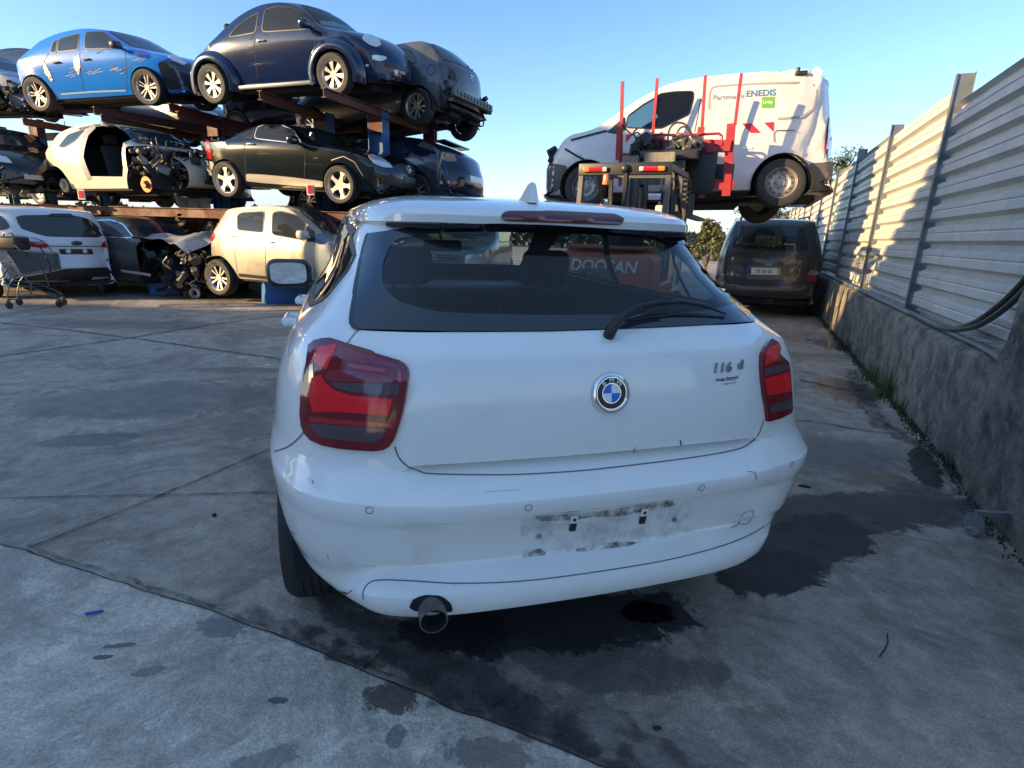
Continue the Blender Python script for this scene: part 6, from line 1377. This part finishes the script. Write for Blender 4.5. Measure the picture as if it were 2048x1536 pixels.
def cable(name, pts, label, r=.010): tag(MB().tube(catmull(pts, 6), r, 7).build(name, BLK), label, 'cable', 'cables of the battery box')
g_ = lambda a, b, z: w0 + cx(a, b, z)
cable('booster_cable', [g_(.30, .1, .97), g_(.42, .02, .96), g_(.52, -.03, .85), g_(.58, -.04, .6), g_(.50, -.02, .42)], 'black cable looping from the battery box down the right side of the trolley')
cable('booster_cable', [g_(.2, .0, .93), g_(.28, -.05, .85), g_(.40, -.05, .72), g_(.52, -.05, .45), g_(.50, -.04, .28)], 'black cable hanging in front of the trolley basket')
cable('booster_cable', [g_(.02, .0, .93), g_(-.06, -.03, .8), g_(-.08, -.03, .55), g_(-.02, -.03, .45), g_(.08, -.03, .60)], 'black cable looping at the left end of the trolley')

# ================================================================== FORKLIFT
ORG = mat('forklift_orange', (.50, .085, .02), .35, coat=.3, var=.1, vscale=4, dirt=(.15, .08, .05), damt=.4); GRYF = mat('forklift_grey', (.10, .10, .095), .5, metal=.2, var=.25, vscale=6)
fk = Car('forklift', 'orange and grey forklift seen from behind, holding the white van on a red clamp frame', 'forklift', (1.40, 6.95, 0), (0, 0, R(90 - 24)))
F = lambda x, y, z: V((x, y, z))   # x forward, y left
root = fk.root
gd = MB(); G0, G1, gw, gz = -.62, .62, .48, 2.10
for y in (-gw, gw):
    gd.beam((G0 - .10, y, .95), (G0, y, gz - .06), .05, .09); gd.beam((G1 + .25, y, .75), (G1, y, gz), .045, .06); gd.beam((G0 - .03, y, gz - .03), (G1 + .02, y, gz), .05, .06)
gd.beam((G0, -gw - .02, gz - .03), (G0, gw + .02, gz - .03), .10, .045); gd.beam((G1, -gw, gz), (G1, gw, gz), .06, .05)
for k in range(7): gd.beam((G0 + .14 + .155 * k, -gw, gz - .012), (G0 + .14 + .155 * k, gw, gz - .012), .03, .022)
gd.build('overhead_guard', GRYF, root, smooth=False)
MB().rbox((G0 - .045, 0, gz - .055), (.03, gw * 2 + .06, .13), .01).build('rear_panel', mat('panel_black', (.02, .02, .022), .4), root)
for sd in (1, -1):
    l_ = MB().rbox((G0 - .075, sd * .31, gz - .06), (.03, .27, .055), .02).build('tail_light', REDP, root); MB().rbox((G0 - .088, sd * .41, gz - .06), (.015, .07, .048), .015).build('lens', mat('lens_amber', (.9, .22, .02), .15, coat=1), l_); MB().rbox((G0 - .088, sd * .20, gz - .06), (.015, .05, .048), .015).build('lens', CLR, l_)
MB().lathe([(.0, -.06), (.03, -.055), (.045, -.04), (.05, -.01), (.05, 0)], Matrix.Translation((G0 - .05, -.02, gz - .055)) @ Matrix.Rotation(R(-90), 4, 'Z'), n=20).build('camera', BLK, root)
MB().lathe([(0, .09), (.03, .085), (.036, .06), (.036, 0), (.04, 0), (.04, -.02), (0, -.02)], Matrix.Translation((G0 - .11, .17, gz - .20)) @ Matrix.Rotation(R(90), 4, 'X'), n=18).build('beacon', mat('beacon_amber', (.95, .22, .01), .15, coat=1), root)
wl_ = MB().rbox((G0 - .02, -.36, gz - .34), (.07, .16, .09), .015).build('work_light', BLK, root); MB().rbox((G0 - .058, -.36, gz - .34), (.01, .13, .065), .01).build('lens', CLR, wl_)
cw = MB(); cw.rbox((-.95, 0, .72), (.55, 1.04, .92), .10, 4); cw.rbox((-.80, 0, 1.19), (.45, .96, .10), .04, 3); cw.rbox((-.2, 0, .58), (1.2, .98, .5), .05, 3); cw.rbox((.75, 0, .5), (.8, .95, .35), .05, 3)
cw.build('counterweight', ORG, root)
text_obj('maker_name', 'DOOSAN', .165, mat('name_white', (.75, .74, .70), .5), Matrix.Translation((-1.231, .0, 1.03)) @ Matrix.Rotation(R(-90), 4, 'Z'), root, .003, bevel=.004, shear=.15)
MB().rbox((-1.235, 0, .72), (.02, .66, .26), .03).build('grille', BLK, root)
MB().rbox((-1.03, 0, 1.22), (.30, .8, .03), .01).build('cover', ORG, root)
st_ = MB().rbox((-.1, 0, .92), (.45, .46, .14), .05).rbox((-.32, 0, 1.22), (.12, .44, .5), .05).build('seat', BLK, root)
for x, r_ in ((-.75, .27), (.78, .33)):
    for sd in (1, -1):
        t_ = MB().lathe([(r_ * .55, -.09), (r_ * .9, -.1), (r_, -.08), (r_, .08), (r_ * .9, .1), (r_ * .55, .09)], Matrix.Translation((x, sd * .45, r_)), n=28).build('wheel', RUB, root); MB().lathe([(0, -.05), (r_ * .55, -.05), (r_ * .57, .07), (.05, .08), (0, .08)], Matrix.Translation((x, sd * .45, r_)), n=20).build('rim', ORG, t_)
ms = MB()
for sd in (1, -1):
    ms.ibeam((1.22, sd * .30, .1), (1.22, sd * .30, 2.35), .09, .12, .018, upv=V((0, 1, 0))); ms.ibeam((1.30, sd * .22, .1), (1.30, sd * .22, 2.5), .07, .10, .016, upv=V((0, 1, 0))); ms.cyl((1.14, sd * .17, .2), (1.14, sd * .17, 2.0), .035, 12); ms.cyl((1.12, sd * .10, .2), (1.12, sd * .10, 2.25), .018, 10)
for z in (.3, 1.2, 2.1, 2.4): ms.beam((1.24, -.3, z), (1.24, .3, z), .05, .10)
ms.build('mast', GRYF, root, smooth=False)
hs = MB()
for pts in (((G0 + .1, .03, 2.02), (G0 - .04, .0, 2.06), (G0 - .06, -.04, 1.95), (G0 - .05, -.03, 1.6), (G0 + .0, 0, 1.1)), ((G1 - .1, -gw + .02, 2.12), (G1 + .2, -gw - .02, 2.0), (G1 + .28, -gw, 1.6), (G1 + .25, -gw, .9))):
    hs.tube(catmull([V(p) for p in pts], 5), .028, 8)
for sd in (.1, -.1, .2, -.2): hs.tube(catmull([V((1.1, sd, .6)), V((1.05, sd * 1.1, 1.3)), V((1.05, sd, 1.9)), V((1.15, sd, 2.2))], 5), .012, 6)
hs.build('hoses', BLK, root)
mm_ = MB().rbox((G0 + 1.15, .52, 1.70), (.03, .12, .24), .015).build('side_mirror', BLK, root); MB().rbox((G0 + 1.13, .52, 1.70), (.006, .10, .21), .003).build('mirror_face', mat('mirror_glass'), mm_)
MB().rbox((1.02, -.15, 1.62), (.05, .18, .30), .03).build('side_mirror', mat('pale_plastic', (.42, .41, .38), .4), root)
MB().beam((-.1, gw - .02, gz), (G1 + .32, gw + .04, 1.15), .035, .035).beam((-.1, -gw + .02, gz), (G1 + .32, -gw - .04, 1.15), .035, .035).build('guard_strut', BLK, root, smooth=False)
st2 = MB().lathe([(.17, 0), (.185, .012), (.17, .024), (.155, .012), (.17, 0)], Matrix.Translation((.42, 0, 1.18)) @ Matrix.Rotation(R(90), 4, 'Z') @ Matrix.Rotation(R(50), 4, 'X'), n=24).cyl((.42, 0, 1.16), (.55, 0, .9), .02, 8).build('steering_wheel', BLK, root)
# carriage, clamp frame, stakes and forks
RDF = mat('clamp_red', (.30, .012, .018), .38, coat=.4, var=.12, vscale=5, dirt=(.12, .02, .02), damt=.5)
PX = 1.62
def fpl(px, py, x=PX): return fk.atx(px, py, x)
cl_ = MB()
for (a, b, w_) in (((1245, 163), (1240, 372), .045), ((1315, 157), (1303, 300), .04), ((1411, 151), (1402, 290), .04), ((1483, 147), (1470, 250), .04)):
    q0, q1 = fpl(*a), fpl(*b); MB().beam(q0, q1, w_, w_ * .8, upv=V((1, 0, 0))).build('stake', RDF, root, smooth=False)
for (a, b, w_, h_) in (((1463, 248), (1452, 392), .11, .09), ((1240, 248), (1237, 320), .075, .08), ((1403, 255), (1398, 292), .085, .08)): cl_.beam(fpl(*a), fpl(*b), w_, h_, upv=V((1, 0, 0)))
cl_.beam(fpl(1395, 291), fpl(1462, 293), .16, .14); cl_.beam(fpl(1232, 312), fpl(1300, 308), .05, .06); cl_.beam(fpl(1385, 305), fpl(1430, 312), .12, .15); cl_.beam(fpl(1400, 368), fpl(1468, 370), .06, .13); cl_.beam(fpl(1300, 290), fpl(1395, 300), .14, .16, )
cl_.beam(fpl(1408, 330), fpl(1404, 395), .08, .06, upv=V((1, 0, 0)))
cl_.tube([fpl(*p) for p in ((1300, 269), (1350, 270), (1400, 269), (1438, 267), (1444, 272), (1443, 285))], .018, 8); cl_.rbox(fpl(1318, 285), (.14, .16, .2), .01); cl_.rbox(fpl(1290, 300), (.12, .10, .1), .01)
for (p, s_) in (((1422, 300), (.06, .12, .08)), ((1438, 288), (.05, .10, .05)), ((1312, 300), (.16, .08, .16))): cl_.rbox(fpl(*p, 1.55), s_, .008)
cl_.build('clamp_frame', RDF, root, smooth=False)
vb = MB().rbox(fpl(1372, 292, 1.45), (.18, .42, .14), .01).rbox(fpl(1340, 312, 1.3), (.3, .75, .12), .01).rbox(fpl(1400, 340, 1.6), (.10, .42, .62), .01).rbox(fpl(1440, 345, 1.75), (.05, .36, .22), .01)
for k in range(6): vb.rbox(fpl(1358 + k * 8, 284 + (k % 2) * 6, 1.34), (.05, .035, .07), .006, 1)
for k in range(10): vb.cyl(fpl(1270 + k * 7, 296 + (k * 5) % 11, 1.34), fpl(1270 + k * 7 + 4, 290 + (k * 7) % 13, 1.34), .016, 8)
vb.build('valve_block', BLK, root); junk(root, 'fittings', JNK2, fpl(1370, 288, 1.36), (.12, .34, .14), 34, 61, False); junk(root, 'fittings', JNK, fpl(1288, 296, 1.4), (.2, .3, .2), 36, 62)
MB().box(fpl(1320, 315, 1.05), (.1, .40, .12)).box(fpl(1262, 322, 1.1), (.12, .22, .12)).build('wooden_block', mat('grey_timber', (.20, .18, .15), .9, var=.4, vscale=12), root, smooth=False)
hp = MB()
for pts, r_ in ((((1335, 300), (1338, 262), (1352, 246), (1372, 250), (1384, 270), (1386, 292)), .013), (((1352, 300), (1354, 268), (1364, 254), (1376, 258), (1384, 275), (1387, 296)), .012), (((1270, 312), (1272, 296), (1290, 276), (1320, 269), (1350, 272)), .013), (((1262, 315), (1266, 300), (1284, 284), (1310, 272)), .009)):
    hp.tube(catmull([fpl(*p, 1.28) for p in pts], 6), r_, 7)
hp.build('hydraulic_hoses', BLK, root)
for sd in (1, -1): MB().box((2.45, sd * .42, 1.66), (1.75, .13, .05)).box((1.62, sd * .42, 1.9), (.06, .13, .5)).build('fork', GRYF, root, smooth=False)

# ================================================================== TREES AND FAR BACKGROUND
BARK = mat('bark', (.10, .075, .05), .9, var=.3, vscale=9, bump=.01, bscale=20)
def leafmat(name, col): return mat(name, col, .6, var=.45, vscale=1.3)
LF1 = leafmat('leaf_olive', (.085, .095, .030)); LF2 = leafmat('leaf_grey_green', (.075, .095, .045)); LF3 = leafmat('leaf_dark', (.030, .045, .018))
def tree(px, py, y, h, rad, m, label, n=2600, leaf=.09, cone=False, seed=1, trunk=.35):
    r_ = random.Random(seed); b = aty(px, py, y); top = b.z; h = top; e = empty('tree', (b.x, b.y, 0)); tag(e, label, 'tree', 'trees beyond the yard')
    tk = MB(); tk.tube([(0, 0, 0), (.1, 0, h * .3), (.0, .1, h * .6), (0, 0, h * .92)], [h * .028, h * .022, h * .013, h * .004], 8); cl = []
    for k in range(30):
        t = r_.uniform(trunk, 1.0); a = r_.uniform(0, 6.28); env = rad * ((1 - t) ** .8 * 1.3 + .08 if cone else math.sin(math.pi * min(1, (t - trunk * .6) / (1.03 - trunk * .6)) ** .8) ** .6)
        rr = env * r_.uniform(.25, 1.0); c_ = V((math.cos(a) * rr, math.sin(a) * rr, t * h * .96)); cl.append((c_, rad * r_.uniform(.16, .34)))
        tk.tube([(0, 0, max(.1, c_.z - rr * .9)), c_ * .55 + V((0, 0, c_.z * .4)), c_], [h * .010, h * .006, h * .002], 5)
    tk.build('trunk', BARK, e); lf = MB()
    for k in range(n):
        c_, q = r_.choice(cl); d = V((r_.gauss(0, 1), r_.gauss(0, 1), r_.gauss(0, .8))).normalized() * q * r_.random() ** .4; p = c_ + d; s_ = leaf * r_.uniform(.5, 1.3); u = V((r_.uniform(-1, 1), r_.uniform(-1, 1), r_.uniform(-1, 1))).normalized(); v = u.orthogonal().normalized()
        lf.add([p - u * s_, p + v * s_ * .5, p + u * s_, p - v * s_ * .5], [(0, 1, 2, 3)])
    lf.build('crown', m, e, smooth=False)
tree(1422, 440, 26, 0, .95, LF1, 'slender pointed olive tree between the white car and the minivan', 3600, .085, True, 3, .25)
tree(1512, 392, 30, 0, 2.0, LF1, 'broad loose olive tree rising behind the minivan roof', 3600, .10, False, 5)
tree(1700, 296, 30, 0, 1.9, LF2, 'grey green tree crown rising above the fence by the lifted van', 3600, .10, False, 8)
tree(1560, 415, 38, 0, 2.2, LF2, 'grey green tree farther back behind the van wheel', 2200, .13, False, 9)
tree(1380, 492, 40, 0, 1.6, LF3, 'low dark tree farthest behind the white car roof end', 2000, .14, False, 11)
tree(628, 402, 20, 0, .8, LF2, 'small green bush-like tree seen under the rack behind the silver hatchback', 1800, .07, False, 12)
hb_ = MB(); r_ = random.Random(77)
for k in range(15000):
    x = r_.uniform(-75, 80); y = 62 + r_.uniform(-4, 4) + abs(x) * .05; hh = 2.0 + 2.2 * noise.noise(V((x * .12, 3, 0))) + 1.3 * noise.noise(V((x * .5, 7, 0))); z = max(0.1, hh) * r_.random() ** .6 + .1; s_ = r_.uniform(.15, .5); p = V((x, y, z)); u = V((r_.uniform(-1, 1), r_.uniform(-.4, .4), r_.uniform(-1, 1))).normalized(); v = u.orthogonal().normalized()
    hb_.add([p - u * s_, p + v * s_ * .6, p + u * s_, p - v * s_ * .6], [(0, 1, 2, 3)])
tag(hb_.build('far_wood', LF3, smooth=False), 'low dark line of far trees and scrub along the horizon', 'wood', kind='stuff')
# unseen blocks added on the left to shade the minivan by the fence
e = empty('shade_stack', (-12.4, 4.2, 0)); tag(e, 'unseen stack of blocks outside the picture on the left, added for shade', 'rack')
for z in (0.0, 1.7, 3.4, 5.0):
    MB().rbox((0, 0, z + .75), (1.9, 2.2, 1.3), .3, 3).build('shade_block', GRP, e)
MB().beam((-1, -1.2, 0), (-1, -1.2, 4.4), .15, .15).beam((1, -1.2, 0), (1, -1.2, 4.4), .15, .15).beam((-1, 1.2, 0), (-1, 1.2, 4.4), .15, .15).build('upright', RBLUE, e, smooth=False)
# unseen building-sized box added outside the frame to shade the yard
OCM = mat('occluder_grey', (0.30, 0.31, 0.32), 0.7, var=0.15)
wh = empty('occluder', (-24, -14, 0)); tag(wh, 'unseen long grey warehouse behind the photographer on the left', 'occluder')
MB().box((0, 0, 3.4), (29.5, 26, 6.8)).build('wall', OCM, wh, smooth=False)
mbw = MB().box((0, 0, 6.95), (29.9, 26.4, 0.28)); mbw.build('roof', POSTM, wh, smooth=False)
